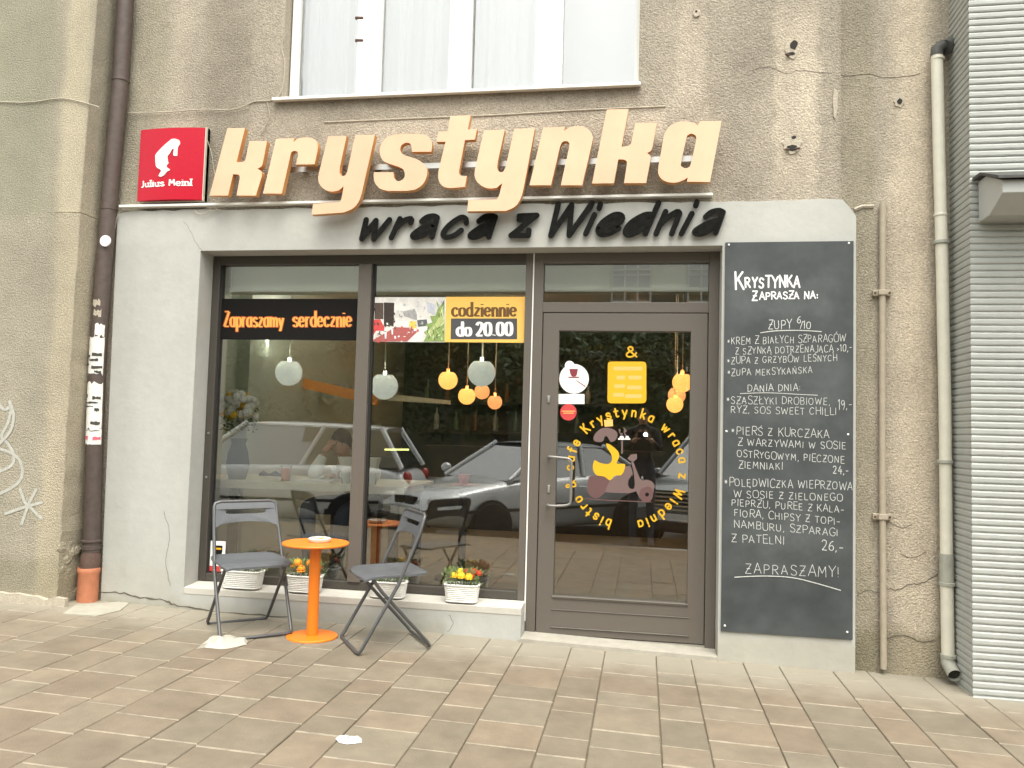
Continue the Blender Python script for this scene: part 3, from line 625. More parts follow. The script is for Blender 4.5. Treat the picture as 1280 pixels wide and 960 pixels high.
b = MB(); p0, p1 = P(340, 131, -.02), P(801, 104, -.02)
b.hexa([(p0.x, -.028, UZ-.012), (p1.x, -.028, UZ-.012), (p1.x, -.028, UZ+.008), (p0.x, -.028, UZ+.008)],
       [(p0.x, YU+.03, UZ+.006), (p1.x, YU+.03, UZ+.006), (p1.x, YU+.03, UZ+.0295), (p0.x, YU+.03, UZ+.0295)])
b.build('sill', M['white'], uw, bevel=.003)
for py in (25, 53):
    c = P(447, py, YU); b = MB(); b.tube([c+Vector((-.01, -.0, .01)), c+Vector((0, -.03, 0)), c+Vector((.05, -.034, -.006))], .009, 8); b.build('hinge', M['rust'], uw)
for nm, a, c, amp in (('left', 374, 520, .02), ('right', 520, 700, .02)):
    b = MB(); x0, x1 = ux(a), ux(c); n = 60; vs = []
    for i in range(n+1):
        x = x0+(x1-x0)*i/n; y = .26+.030*math.sin(i*.55)+.010*math.sin(i*1.9)
        vs += [(x, y, UZ-.05), (x, y*1.0, TOPZ)]
    b.add(vs, [(2*i, 2*i+2, 2*i+3, 2*i+1) for i in range(n)])
    o = b.build('curtain', M['curtain'], None, smooth=60)
    tag(o, 'white net curtain behind the left half of the upper window' if nm == 'left' else 'white net curtain behind the middle right panes of the upper window', 'curtain')
b = MB(); b.box(UL-.1, UR+.1, .5, .52, UZ-.1, TOPZ); o = b.build('roller_blind', M['curtain']); tag(o, 'pale roller blind lowered across the whole upper window behind the curtains', 'blind')

# ------------------------------------------------------------------ shop window (two lights) and door
sw = thing('x', (0, 0, 0)); bpy.data.objects.remove(sw)
def part_thing(name, loc, parent):
    o = bpy.data.objects.new(name, None); col.objects.link(o); o.parent = parent; o.location = Vector(loc)-wloc(parent); return o
swin = part_thing('shop_window', (-1.8, YF, ZS), bld)
def fx(px, py=450, Y=YF): return P(px, py, Y).x
zb = ZS+.006
XM0, XM1 = fx(443, 500), fx(459, 500)
fr = .058
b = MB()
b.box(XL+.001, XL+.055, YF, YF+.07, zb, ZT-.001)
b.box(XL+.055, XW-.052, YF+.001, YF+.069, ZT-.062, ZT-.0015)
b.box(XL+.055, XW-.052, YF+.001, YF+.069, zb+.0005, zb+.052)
b.build('frame', M['frame_shaded'], swin, bevel=.003)
b = MB(); b.box(XW-.0515, XW-.004, YF, YF+.07, zb, ZT-.001); b.build('side_post', M['frame'], swin, bevel=.003)
b = MB(); b.box(XM0, XM1, YF-.012, YF+.075, zb+.052, ZT-.062); b.build('mullion', M['frame'], swin, bevel=.003)
b = MB(); b.box(XM1, XM1+.014, YF+.02, YF+.06, zb+.052, ZT-.062); b.box(XL+.055, XL+.066, YF+.02, YF+.06, zb+.053, ZT-.063); b.build_each('gasket', M['frame2'], swin)
YP = YF+.035
for a, c in ((XL+.05, XM0+.004), (XM1-.004, XW-.048)):
    b = MB(); b.box(a, c, YP, YP+.006, zb+.045, ZT-.055); b.build('pane', M['pane'], swin)
b = MB(); b.box(XW-.0035, XW+.004, YF-.006, YF+.02, ZS-.12, ZT-.002); b.build('white_joint_strip', M['whiteprint'], swin)
# keyhole-like plugs on the left stile
for py in (541, 596): 
    c = P(250+ (541-py)*.05, py, YF); b = MB(); b.lathe([(.009, 0), (.008, -.004), (.001, -.005)], (XL+.028, YF, c.z), 10, 'y'); b.build('plug', M['alu'], swin)

dr = part_thing('entrance_door', (-.1, YF, 0), bld)
DL, DR = XW+.004, XR-.0015
zt = P(780, 378, YF).z                     # bottom of the transom light
zl0 = gz(0)+.03
b = MB()
b.box(DL, DL+.062, YF-.004, YF+.07, zl0-.03, ZT-.0015); b.box(DR-.062, DR, YF-.004, YF+.07, zl0-.045, ZT-.0015)
b.box(DL+.062, DR-.062, YF-.003, YF+.069, ZT-.066, ZT-.002)
b.box(DL+.062, DR-.062, YF-.003, YF+.069, zt-.065, zt)
b.build('frame', M['frame'], dr, bevel=.003)
b = MB(); b.box(DL+.057, DR-.057, YP, YP+.006, zt-.004, ZT-.062); tp = b.build('transom_pane', M['pane'], dr)
gx0, gx1 = P(697, 500, YF).x, P(862.5, 500, YF).x
gt, gb = P(780, 414, YF).z, P(780, 750, YF).z
lx0, lx1 = DL+.066, DR-.066; lt = zt-.069; lb = zl0
leaf = part_thing('leaf', (-.1, YF, 0), dr)
b = MB()
b.prism([[(lx0, lb), (lx1, lb), (lx1, lt), (lx0, lt)], [(gx0, gb), (gx1, gb), (gx1, gt), (gx0, gt)]], YF+.002, YF+.06)
b.build('leaf_frame', M['frame'], leaf, bevel=.004)
b = MB(); b.box(gx0-.006, gx1+.006, YP, YP+.006, gb-.006, gt+.006); b.build('pane', M['pane'], leaf)
b = MB()                                   # beads and the moulded bottom panel
b.box(gx0-.006, gx1+.006, YF-.006, YF+.004, gb-.014, gb+.001)
pz1, pz0 = P(780, 768, YF).z, P(780, 789, YF).z
b.box(gx0-.01, gx1+.012, YF-.005, YF+.003, pz0-.008, pz0); b.box(gx0-.01, gx1+.012, YF-.003, YF+.003, pz1, pz1+.006)
b.build_each('bead', M['frame'], leaf, bevel=.002)
b = MB(); b.box(gx0-.004, gx1+.004, YF-.0085, YF-.0062, gb-.004, gb+.0005); b.box(gx0-.01, gx1+.012, YF-.0085, YF-.0052, pz0-.003, pz0-.001)
b.build_each('drip_strip', M['alu'], leaf)
hx = P(686, 600, YF).x
h0, h1 = P(686, 571, YF-.05).z, P(686, 632, YF-.05).z; hr = P(714, 600, YF-.05).x
b = MB(); b.tube(smoothpts([(hx, YF, h0), (hx+.004, YF-.045, h0), (hx+.06, YF-.055, h0-.002), (hr-.012, YF-.055, h0-.012), (hr, YF-.055, h0-.05), (hr, YF-.055, (h0+h1)/2), (hr, YF-.055, h1+.05), (hr-.012, YF-.055, h1+.012), (hx+.06, YF-.055, h1), (hx+.004, YF-.045, h1), (hx, YF, h1)], 4), .009, 10)
b.build('handle', M['handle'], leaf, smooth=60)
for py, s_ in ((611, 1), (499, .9)):
    c = P(686, py, YF); b = MB(); b.box(c.x-.008, c.x+.008, YF-.008, YF+.003, c.z-.024*s_, c.z+.024*s_); b.box(c.x-.003, c.x+.004, YF-.014, YF-.0085, c.z-.01, c.z+.008); b.build('lock_plate', M['alu'], leaf, bevel=.002)
b = MB(); b.box(DL+.03, DR-.03, YF+.005, YF+.2, zl0-.04, zl0-.004); b.build('threshold', M['alu'], dr)
# ------------------------------------------------------------------ the big lettered sign
YB, YT = -.070, -.115                        # back and face of the letters
sign = thing('letter_sign', (P(580, 215, YT).x, -.05, P(580, 240, YT).z), 'large cream orange slanted letters krystynka on steel rails above the shopfront', 'shop sign')
LT = [
 (255, 140, 8, '235,160 410,160 325,500 ( 385,500 403,492 415,472 ) 455,290 630,290 588,508 ( 585,520 572,545 535,566 ) ( 560,582 578,605 575,650 ) 518,835 325,835 ( 352,690 358,650 340,625 290,622 ) 240,835 55,835', None),
 (255, 140, 8, '722,268 905,262 893,302 ( 940,265 1000,255 1070,258 1120,288 1138,340 1132,400 ) 1105,522 920,525 ( 940,440 935,400 905,388 875,400 862,440 ) 778,815 590,815', None),
 (380, 135, 6.857, '207,242 365,238 ( 308,500 305,555 325,582 355,575 372,540 ) 440,232 608,228 ( 495,730 470,800 420,860 340,895 ) 65,915 78,822 ( 280,808 312,798 326,755 ) 340,670 ( 300,705 230,716 165,690 128,640 122,590 132,540 )', None),
 (380, 135, 6.857, '1090,375 925,375 ( 922,328 905,302 870,298 835,320 825,360 845,395 885,412 970,440 1032,485 1055,535 1050,590 1020,650 960,695 880,710 ) ( 720,710 655,692 610,645 597,590 600,550 ) 765,550 ( 770,600 800,625 835,620 862,590 860,545 830,512 700,465 664,430 650,380 655,330 690,270 745,235 820,222 ) ( 960,220 1040,232 1085,270 1097,320 1090,374 )', None),
 (530, 135, 6.857, '225,70 400,62 375,185 455,178 435,270 350,275 ( 305,510 300,555 318,580 368,582 ) 350,675 ( 225,687 165,672 128,625 122,570 130,510 ) 185,288 105,290 125,205 205,200', None),
 (530, 135, 6.857, '515,192 692,186 ( 632,460 627,515 648,548 678,545 700,505 ) 775,178 950,175 ( 855,680 828,775 780,845 700,882 ) 370,885 380,790 ( 590,785 628,778 648,735 ) 670,645 ( 620,685 560,689 500,670 450,625 433,570 440,510 )', None),
 (650, 130, 8, '232,238 450,225 440,268 ( 500,232 560,222 640,230 700,270 727,330 720,390 ) 622,812 408,812 ( 490,440 495,400 480,377 450,370 420,385 400,425 ) 310,812 95,812', None),
 (770, 130, 8, '-92,55 125,50 55,428 ( 115,420 145,405 155,375 ) 193,192 410,185 365,425 ( 360,445 345,470 310,490 ) ( 330,502 347,525 345,560 ) 300,790 80,790 ( 108,610 106,572 75,555 22,555 ) -22,792 -240,795', None),
 (770, 130, 8, '1055,170 840,170 820,215 ( 780,188 700,173 620,180 540,220 490,290 470,370 ) ( 425,620 422,690 455,748 520,780 600,785 665,765 718,735 ) 710,776 940,780', '( 755,295 795,315 800,370 750,590 728,632 690,642 660,625 650,590 705,340 722,308 755,295 )'),
]
for ox, oy, s_, out, hl in LT:
    loops = []
    for t in (out, hl):
        if not t: continue
        lp = []
        for a, b_ in parse(t):
            p = P(ox+a/s_, oy+b_/s_, YT)
            if not lp or (abs(lp[-1][0]-p.x)+abs(lp[-1][1]-p.z)) > .002: lp.append((p.x, p.z))
        if abs(lp[0][0]-lp[-1][0])+abs(lp[0][1]-lp[-1][1]) < .002: lp.pop()
        loops.append(lp)
    b = MB(); b.prism(loops, YT, YB); n = len(b.f)
    # faces fully on the front plane are the acrylic face
    b.mi = [0 if all(abs(b.v[i][1]-YT) < 1e-6 for i in f) else 1 for f in b.f]
    b.build('letter', [M['letterface'], M['letterside']], sign)
b = MB()
for ya, yb, xa, xb, hh in ((210, 187, 345, 880, .030),):
    p0, p1 = P(xa, 218, -.02), P(xb, 190, -.02); b.box(p0.x, p1.x, -.030, -.02, P(610, 205, -.03).z-.018, P(610, 205, -.03).z+.018)
for px in (380, 470, 570, 660, 760, 870):
    c = P(px, 204, -.03); b.box(c.x-.02, c.x+.02, -.021, .03, P(610, 205, -.03).z-.014, P(610, 205, -.03).z+.014)
b.build_each('mounting_rail', M['alu'], sign)
p0, p1 = P(150, 262, -.02), P(891, 239, -.02); zz = (p0.z+p1.z)/2
b = MB(); b.box(p0.x, p1.x, -.035, .0145, zz-.008, zz+.008); b.build('lower_rail', M['white'], sign, bevel=.002)

# ------------------------------------------------------------------ black foam letters
sub = thing('foam_letter_sign', (P(680, 280, -.03).x, 0, P(680, 300, -.03).z), 'black hand drawn foam letters wraca z Wiednia on the grey render below the big letters', 'shop sign')
SB = [(440, 240, 5.333, ['95,185 65,312', '65,312 160,190', '160,190 145,315', '145,315 250,185']),
 (440, 240, 5.333, ['320,178 262,305', '~300,235 345,192 395,178 392,205']),
 (440, 240, 5.333, ['~465,195 500,168 545,160 568,170', '568,170 533,300', '~540,215 480,232 412,280 408,300 445,298 500,275 535,235', '~515,240 460,262 430,285']),
 (440, 240, 5.333, ['~762,205 755,175 720,172 650,220 608,275 625,302 680,290 728,255']),
 (440, 240, 5.333, ['~845,195 885,165 930,158 955,165', '955,165 912,300', '~930,208 860,235 792,282 798,302 850,292 915,240', '~905,240 860,255 820,290', '905,190 885,280']),
 (440, 240, 5.333, ['1115,160 1232,155', '1115,185 1190,180', '1232,155 1060,290', '1060,290 1175,290', '1180,255 1176,285']),
 (670, 240, 5.12, ['142,78 95,280', '95,280 228,82', '228,82 212,278', '212,278 358,72', '348,95 235,245']),
 (670, 240, 5.12, ['375,145 318,268', '412,78 404,105']),
 (670, 240, 5.12, ['~405,240 480,230 545,185 548,150 500,146 430,190 398,240 415,272 470,265 530,232', '~425,228 480,205 530,165', '~415,250 450,248 500,235']),
 (670, 240, 5.12, ['785,68 700,268', '~735,142 690,148 610,195 572,250 590,276 650,255 715,205', '~600,245 650,210 700,180']),
 (670, 240, 5.12, ['830,125 768,268', '~790,215 840,165 905,125 920,140', '918,140 868,268']),
 (670, 240, 5.12, ['998,138 930,268', '1030,62 1022,88']),
 (670, 240, 5.12, ['~1085,160 1120,130 1170,118 1198,128', '1198,128 1150,262', '~1178,175 1100,200 1022,245 1025,268 1080,262 1150,215', '~1130,215 1080,240 1050,258'])]
for ox, oy, s_, sts in SB:
    b = MB(); k = 0
    for st in sts:
        cur = st[0] == '~'; pts = [Vector((*map(float, q.split(',')), 0)) for q in st.lstrip('~').split()]
        pts = smoothpts(pts, 4) if cur else pts; pts = [Vector((ox+p.x/s_, oy+p.y/s_, 0)) for p in pts]
        ribbon(b, pts, 7.0, 7.0, lambda a, c, d: P(a, c, -.003-d), .03, .030+.0012*k); k += 1
    b.build('letter', M['blackfoam'], sub)

# ------------------------------------------------------------------ red light box
rs = thing('light_box_sign', (P(212, 200, -.1).x, 0, P(212, 250, -.1).z), 'glossy red square light box with white figure logo and coffee brand name beside the downpipe', 'sign')
q0, q1 = P(169, 250, -.04), P(252, 250, -.04); q2, q3 = P(175, 161, -.04), P(256, 160, -.04)
x0, x1 = (q0.x+q2.x)/2+.004, (q1.x+q3.x)/2; z0_, z1_ = (q0.z+q1.z)/2, (q2.z+q3.z)/2
def bow(x): t = (x-(x0+x1)/2)/((x1-x0)/2); return -.030-.022*(1-t*t)
n = 16; vs = []; fs = []
for i in range(n+1):
    x = x0+(x1-x0)*i/n
    vs += [(x, bow(x), z0_), (x, bow(x), z1_)]
b = MB(); b.add(vs, [(2*i, 2*i+2, 2*i+3, 2*i+1) for i in range(n)])
b.add([(x0, -.030, z0_), (x1, -.030, z0_), (x1, -.012, z0_), (x0, -.012, z0_)], [(0, 1, 2, 3)])
b.add([(x0, -.030, z1_), (x0, -.012, z1_), (x1, -.012, z1_), (x1, -.030, z1_)], [(0, 1, 2, 3)])
b.add([(x0, -.030, z0_), (x0, -.012, z0_), (x0, -.012, z1_), (x0, -.030, z1_)], [(0, 1, 2, 3)])
b.add([vs[2*i] for i in range(n+1)], [tuple(reversed(range(n+1)))]); b.add([vs[2*i+1] for i in range(n+1)], [tuple(range(n+1))])
b.build('acrylic_cover', M['red'], rs, smooth=40)
b = MB(); b.box(x1+.0005, x1+.005, -.033, .018, z0_-.004, z1_+.004); b.box(x0-.004, x1+.005, -.0105, .018, z0_-.004, z1_+.004); b.build('casing', M['creampipe'], rs)
def on_red(a, c, d): q = P(a, c, -.05); return Vector((q.x, bow(q.x)-.001-d, q.z))
b = MB(); fig = parse('( 480,212 520,208 560,225 570,262 548,300 540,385 530,392 500,385 505,320 490,318 458,370 435,400 440,455 448,470 425,500 430,520 462,545 430,565 395,605 360,620 338,610 350,585 365,560 355,540 320,520 305,490 300,400 310,370 355,320 420,260 )')
lp = []
for a, c in fig: q = P(160+a/8.727, 150+c/8.727, -.05); lp.append((q.x, q.z))
b.prism([lp], lambda x, z: bow(x)-.0045, lambda x, z: bow(x)-.0002, back=False); b.build('logo_figure', M['whiteprint'], rs)
b = MB(); k = 0
gl = [glyph(c) for c in 'Julius Meinl']; tot = sum(g[0]+.9 for g in gl)-.9; cx = 0; X0, X1 = 174, 239.5
for g in gl:
    for pts, cur in g[1]:
        q = [Vector((X0+(cx+p.x)/tot*(X1-X0), 233.5-2.2*(cx+p.x)/tot-p.y*.78, 0)) for p in pts]; k += 1
        ribbon(b, q, 1.9, 1.2, on_red, 0, .0003+.0002*(k % 6), False)
        if not cur and len(pts) == 2 and abs(pts[0].x-pts[1].x) < .1 and abs(pts[0].y-pts[1].y) > 3:
            for v in (q[0], q[-1]): k += 1; ribbon(b, [v-Vector((1.7, 0, 0)), v+Vector((1.7, 0, 0))], 1.1, 1.1, on_red, 0, .0003+.0002*(k % 6), False)
    cx += g[0]+.9
# capital J and M drawn from strokes of their own glyphs
b.build('lettering', M['whiteprint'], rs, kind='stuff')

# ------------------------------------------------------------------ cables
def cable(pts, Y, r, label, name='cable', m_='cable'):
    b = MB(); b.tube(smoothpts([P(a, c, Y if not callable(Y) else Y(a)) for a, c in pts], 5), r, 6); o = b.build(name, M[m_], smooth=60); return tag(o, label, 'cable')
cable([(-10, 127), (35, 128), (75, 123), (100, 127), (124, 134)], -.208, .0038, 'old cable stapled across the left pier above the ledge')
cable([(160, 141), (210, 140), (250, 137), (290, 137), (305, 133), (318, 127), (340, 125), (352, 112), (356, 80), (352, 58), (358, 40)], .012, .0038, 'thin cable running from the downpipe to the lower left of the upper window')
cable([(334, 128), (337, 145), (330, 160), (326, 168)], .008, .0025, 'short loose cable end hanging under the left corner of the upper window')
cable([(257, 170), (264, 190), (268, 215), (274, 240), (270, 262)], -.01, .0025, 'thin pale wire curving from the red light box down to the rail')
cable([(243, 262), (247, 267), (255, 268), (262, 264), (275, 262)], -.02, .003, 'looped pale wire under the rail below the red light box')
cable([(150, 264), (146, 272), (144, 285)], -.02, .0025, 'pale wire dropping from the rail end beside the downpipe')

# ------------------------------------------------------------------ chalk board
YBd = -.012
bd = thing('menu_chalkboard', (P(985, 550, YBd).x, 0, P(985, 795, YBd).z), 'tall dark chalkboard with handwritten Polish menu screwed to the wall right of the door', 'menu board')
bl, br_ = (P(906, 302, YBd).x+P(902, 790, YBd).x)/2, (P(1067, 303, YBd).x+P(1066, 798, YBd).x)/2
bt_, bb_ = P(985, 302, YBd).z, P(985, 794.5, YBd).z
zq = lambda py: P(985, py, YBd).z
masks(M['board'], [(bl+.05, br_-.1, zq(395), zq(345), (1.35, 1.35, 1.33), .08, .05, .25), (bl+.15, br_-.02, zq(535), zq(430), (1.25, 1.25, 1.23), .12, .06, .3), (bl+.02, br_-.15, zq(700), zq(640), (1.3, 1.3, 1.28), .1, .05, .3), (bl+.1, br_-.1, zq(775), zq(735), (.82, .84, .86), .12, .06, .3)])
b = MB(); b.box(bl, br_, YBd, -.0005, bb_, bt_); b.build('board', M['board'], bd, bevel=.0015)
for px, py in ((911, 306), (1061, 304), (908, 539), (1060, 543), (906, 782), (1059, 790)):
    c = P(px, py, YBd); b = MB(); b.lathe([(.0065, 0), (.0065, -.003), (.0035, -.005), (.0001, -.005)], (c.x, YBd, c.z), 10, 'y'); b.build('screw', M['ceramic'], bd)
rows = [  # text, x0, y0, x1, y1, height, stroke
 ('K', 918, 361, 929, 361, 19, 2.5, 1), ('RYSTYNKA', 931, 359.5, 1000, 358.5, 13, 2.2, 1), ('Z', 940, 375, 947, 375, 12, 1.9, 1), ('APRASZA NA:', 949, 374, 1023, 373, 8.5, 1.6, 1),
 ('ZUPY', 960, 411.5, 990, 411, 11, .9, 0), ('10', 1003, 411, 1014, 411, 9, .9, 0), ('6', 996, 404, 1001, 404, 8, .9, 0), ('/', 1000, 410, 1004, 410, 10, .8, 0),
 ('*KREM Z BIA\u0141YCH SZPARAG\u00d3W', 909, 431, 1057, 426.5, 9, .64, 0), ('Z SZYNK\u0104 DOTRZENAJ\u0104C\u0104', 919, 443, 1042, 439.5, 8.4, .64, 0), ('>10,-', 1046, 440, 1065, 438, 9, .7, 0),
 ('*ZUPA Z GRZYB\u00d3W LE\u015aNYCH', 909, 455, 1047, 451, 8.4, .64, 0), ('*ZUPA MEKSYKA\u0143SKA', 909, 470, 1016, 466.5, 8.4, .64, 0),
 ('DANIA DNIA:', 934, 490, 1001, 488, 8.4, .75, 0), ('*SZASZ\u0141YKI DROBIOWE,', 908, 504.5, 1038, 506, 9, .64, 0), ('19,-', 1047, 512, 1065, 511, 12, .64, 0),
 ('RY\u017b, SOS SWEET CHILLI', 913, 516, 1046, 519, 8.6, .64, 0),
 ('*PIER\u015a Z KURCZAKA', 914, 543, 1037, 547.5, 10, .68, 0), ('Z WARZYWAMI W SOSIE', 922, 556.5, 1058, 562, 8.8, .68, 0), ('OSTRYGOWYM, PIECZONE', 921, 571, 1056, 579, 8.8, .68, 0),
 ('ZIEMNIAKI', 923, 585, 979, 587.5, 8.8, .68, 0), ('24,-', 1041, 592, 1061, 592.5, 10, .9, 0),
 ('*POL\u0118DWICZKA WIEPRZOWA', 905.5, 607, 1066, 612.5, 10, .68, 0), ('W SOSIE Z ZIELONEGO', 917, 621.5, 1054, 626.5, 9, .68, 0), ('PIEPRZU, PUREE Z KALA-', 914, 632, 1055, 641, 8.6, .68, 0),
 ('FIORA, CHIPSY Z TOPI-', 917.5, 645, 1050, 656, 8.8, .68, 0), ('NAMBURU, SZPARAGI', 917, 659.5, 1048, 670, 9, .68, 0), ('Z PATELNI', 914, 677.5, 981, 680.5, 9.6, .68, 0), ('26,-', 1027, 687, 1054, 690, 12.5, .9, 0),
 ('ZAPRASZAMY!', 931, 716, 1050, 722, 13, .68, 0)]
for s_, xa, ya, xb, yb, h, sw_, bold in rows:
    b = MB(); text_px(b, s_, xa, ya, xb, yb, h, YBd, sw_, jit=2.2, d0=.0004, capped=bool(bold))
    b.build('chalk_line', M['chalkbold' if bold else 'chalk'], bd, kind='stuff')
for st, sw_ in (('~950.5,416 970,413.5 1000,413 1027,414.5', 1.1), ('~925,492 960,491 1000,493 1022,494', .8), ('~918,721.5 955,720 990,722 1020,729 1051,738', 1.1), ('909,539 910,540', .6)):
    pts = [Vector((*map(float, q.split(',')), 0)) for q in st.lstrip('~').split()]
    b = MB(); ribbon(b, smoothpts(pts, 5), sw_, sw_, lambda a, c, d: P(a, c, YBd-d), 0, .0024, False); b.build('chalk_line', M['chalk'], bd)

# ------------------------------------------------------------------ banners on the glass
YV = YP-.003
def quadpart(name, m_, parent, x0, y0, x1, y1, Y, th=.001, dy=0):
    b = MB(); a, c = P(x0, (y0+y1)/2, Y), P(x1, (y0+y1)/2, Y); t, u = P((x0+x1)/2, y0, Y), P((x0+x1)/2, y1, Y)
    b.box(a.x, c.x, Y-th, Y, u.z, t.z); return b.build(name, m_, parent)
bn = thing('window_banner', P(360, 424, YV), 'black banner with glowing orange words Zapraszamy serdecznie in the left pane', 'banner')
b = MB(); lx = XL+.056; b.box(lx, P(447, 400, YV).x-.004, YV-.001, YV, P(360, 425, YV).z, P(360, 373.5, YV).z); b.build('sheet', M['blackprint'], bn)
for s_, xa, xb in (('Zapraszamy', 280, 354.5), ('serdecznie', 366, 439.5)):
    b = MB(); text_px(b, s_, xa, 408, xb, 408.5 if xa < 300 else 407.5, 18.5 if 1 else 0, YV-.001, 4.6, 3.0, d0=.0003, capped=False, serif=2.2); b.build('lettering', M['redglow'], bn, kind='stuff')
    b = MB(); text_px(b, s_, xa, 408, xb, 408.5 if xa < 300 else 407.5, 18.5, YV-.001, 2.9, 1.3, d0=.0026, capped=False, serif=1.4); b.build('lettering', M['orangeprint'], bn, kind='stuff')
bn = thing('window_banner', P(508, 428, YV), 'printed cafe photo with red chairs and a plant, left of the yellow panel', 'banner')
wx0 = XM1+.016
b = MB(); xs = P(556.8, 400, YV).x; b.box(wx0, xs, YV-.001, YV, P(508, 427.5, YV).z, P(508, 371.5, YV).z); b.build('sheet', mat('photo_wall', (.72, .70, .66), .5, noise=.25, nscale=14), bn)
def pp(name, pts, m_, d, parent, sm=False, ox=440, oy=300, s=3.692):
    b = MB(); poly_px(b, pts, YV-.001-d, .0004, sm, ox, oy, s); return b.build(name, m_, parent)
mm = lambda n_, c: M[n_] if n_ in M else M.setdefault(n_, mat(n_, c, .6, noise=.2, nscale=60))
pr_ = [('printed_cabinet', [(105, 290), (145, 290), (145, 365), (105, 365)], mm('print_brown', (.09, .06, .045))), ('printed_cabinet', [(147, 288), (195, 290), (192, 395), (147, 398)], mm('print_dark', (.035, .022, .018))),
 ('printed_table', [(85, 468), (200, 402), (290, 405), (300, 425), (255, 468)], mm('print_table', (.38, .10, .09))), ('printed_chair', [(90, 368), (130, 366), (150, 402), (148, 420), (112, 418), (100, 436), (96, 400)], mm('print_red', (.62, .07, .07))),
 ('printed_chair', [(265, 374), (298, 376), (295, 412), (262, 405)], mm('print_yellow', (.80, .55, .10))), ('printed_furniture', [(235, 330), (290, 318), (300, 345), (300, 370), (240, 350)], mm('print_grey', (.35, .34, .33))),
 ('printed_furniture', [(300, 370), (345, 366), (350, 395), (305, 400)], mm('print_slate', (.10, .11, .12))), ('printed_furniture', [(345, 285), (385, 300), (380, 345), (350, 330)], mm('print_pale', (.50, .52, .58))),
 ('printed_plant', [(395, 320), (410, 300), (426, 280), (427, 468), (330, 468), (345, 440), (330, 425), (355, 410), (340, 390), (370, 380), (360, 350), (385, 350)], mm('print_green', (.24, .34, .10))),
 ('printed_plant', [(400, 360), (426, 340), (426, 380), (400, 400), (360, 440), (370, 410)], mm('print_lime', (.45, .52, .20))), ('printed_glass', [(150, 425), (160, 425), (158, 455), (152, 455)], M['whiteprint']), ('printed_glass', [(182, 412), (190, 412), (189, 436), (183, 436)], M['whiteprint'])]
for i, (nm, pts, m_) in enumerate(pr_): pp(nm, pts, m_, .0006*(1+i*.35), bn)
random.seed(31)
gm = [mm('print_green', 0), mm('print_lime', 0), mm('print_leafdark', (.10, .16, .05)), mm('print_leafpale', (.60, .66, .38))]
for q in range(4):
    lb_ = MB()
    for i in range(26):
        bx, by = random.uniform(345, 427), random.uniform(300, 468); 
        if bx < 345+(by < 400)*55: continue
        a = random.uniform(-2.2, -.4); l_ = random.uniform(18, 42); ex, ey = min(427, bx+math.cos(a)*l_), max(268, by+math.sin(a)*l_); nx_, ny_ = -math.sin(a)*3, math.cos(a)*3; mx_, my_ = (bx+ex)/2, (by+ey)/2
        poly_px(lb_, [(bx, by), (min(427, mx_+nx_), my_+ny_), (ex, ey), (mx_-nx_, my_-ny_)], YV-.0038-.0002*q-.00003*i, .0003, False, 440, 300, 3.692)
    lb_.build('printed_leaves', gm[q], bn, kind='stuff')
for q, (mk, ar) in enumerate((('print_dark', (88, 300, 200, 395)), ('print_pale', (200, 275, 420, 330)), ('print_grey', (205, 320, 345, 400)), ('print_brown', (85, 370, 200, 440)), ('print_white', (90, 380, 330, 466)), ('print_red', (86, 395, 300, 466)))):
    lb_ = MB(); mm('print_white', (.85, .84, .82))
    for i in range(13):
        x, y = random.uniform(ar[0], ar[2]), random.uniform(ar[1], ar[3]); w_, h_ = random.uniform(2, 11), random.uniform(2, 14); sk = random.uniform(-3, 3)
        poly_px(lb_, [(x, y), (x+w_, y+sk*.4), (x+w_+sk, y+h_), (x+sk, y+h_)], YV-.0030-.0001*q-.00001*i, .0003, False, 440, 300, 3.692)
    lb_.build('printed_detail', M[mk], bn, kind='stuff')
bn = thing('window_banner', P(606, 428, YV), 'yellow opening hours panel reading codziennie do 20.00 at the top of the middle pane', 'banner')
b = MB(); b.box(xs+.0005, XW-.056, YV-.001, YV, P(606, 428, YV).z, P(606, 371, YV).z); b.build('sheet', M['yelbanner'], bn)
b = MB(); text_px(b, 'codziennie', 565, 395, 645.5, 394.5, 16.5, YV-.001, 3.7, 2.0, d0=.0003, capped=False, serif=1.9); b.build('lettering', M['brownprint'], bn, kind='stuff')
pp('dark_panel', [(457, 362), (762, 362), (762, 458), (455, 458)], M['slate'], .0006, bn)
b = MB(); text_px(b, 'do', 571, 419.5, 589, 419.5, 16.5, YV-.002, 4.2, 2.3, d0=.0004, capped=False, serif=1.6); text_px(b, '20.00', 595, 419.5, 640.5, 419, 16, YV-.002, 4.4, 2.4, d0=.0004, capped=False); b.build('lettering', M['whiteprint'], bn, kind='stuff')

# ------------------------------------------------------------------ vinyl on the door glass
ring = thing('door_lettering', P(783, 655, YV), 'yellow ring of lettering around the scooter picture on the door glass', 'window lettering')
cx_, cy_ = 783, 586.5; R0 = 66.5
txt = 'bistro & cafe Krystynka wraca z Wiednia'; gl = [glyph(c) for c in txt]; gap = 2.2; tot = sum(g[0]+gap for g in gl)-gap
A0, A1 = 195, 195+334; cur_ = 0; k = 0
for ch, g in zip(txt, gl):
    mid = (cur_+g[0]/2)/tot; ang = math.radians(A0+(A1-A0)*mid); sc_ = 1.17
    b = MB()
    for pts, cv in g[1]:
        q = []
        for p in pts:
            u = (p.x-g[0]/2)*sc_*.98; v = (p.y)*sc_
            rr = R0+v; q.append(Vector((cx_+math.sin(ang)*rr+math.cos(ang)*u, cy_-math.cos(ang)*rr+math.sin(ang)*u, 0)))
        k += 1; ribbon(b, q, 2.1, 2.1, lambda a, c, d: P(a, c, YV-d), 0, .0005+(k % 7)*.0002)
    if b.v: b.build('letter', M['yel'], ring)
    cur_ += g[0]+gap
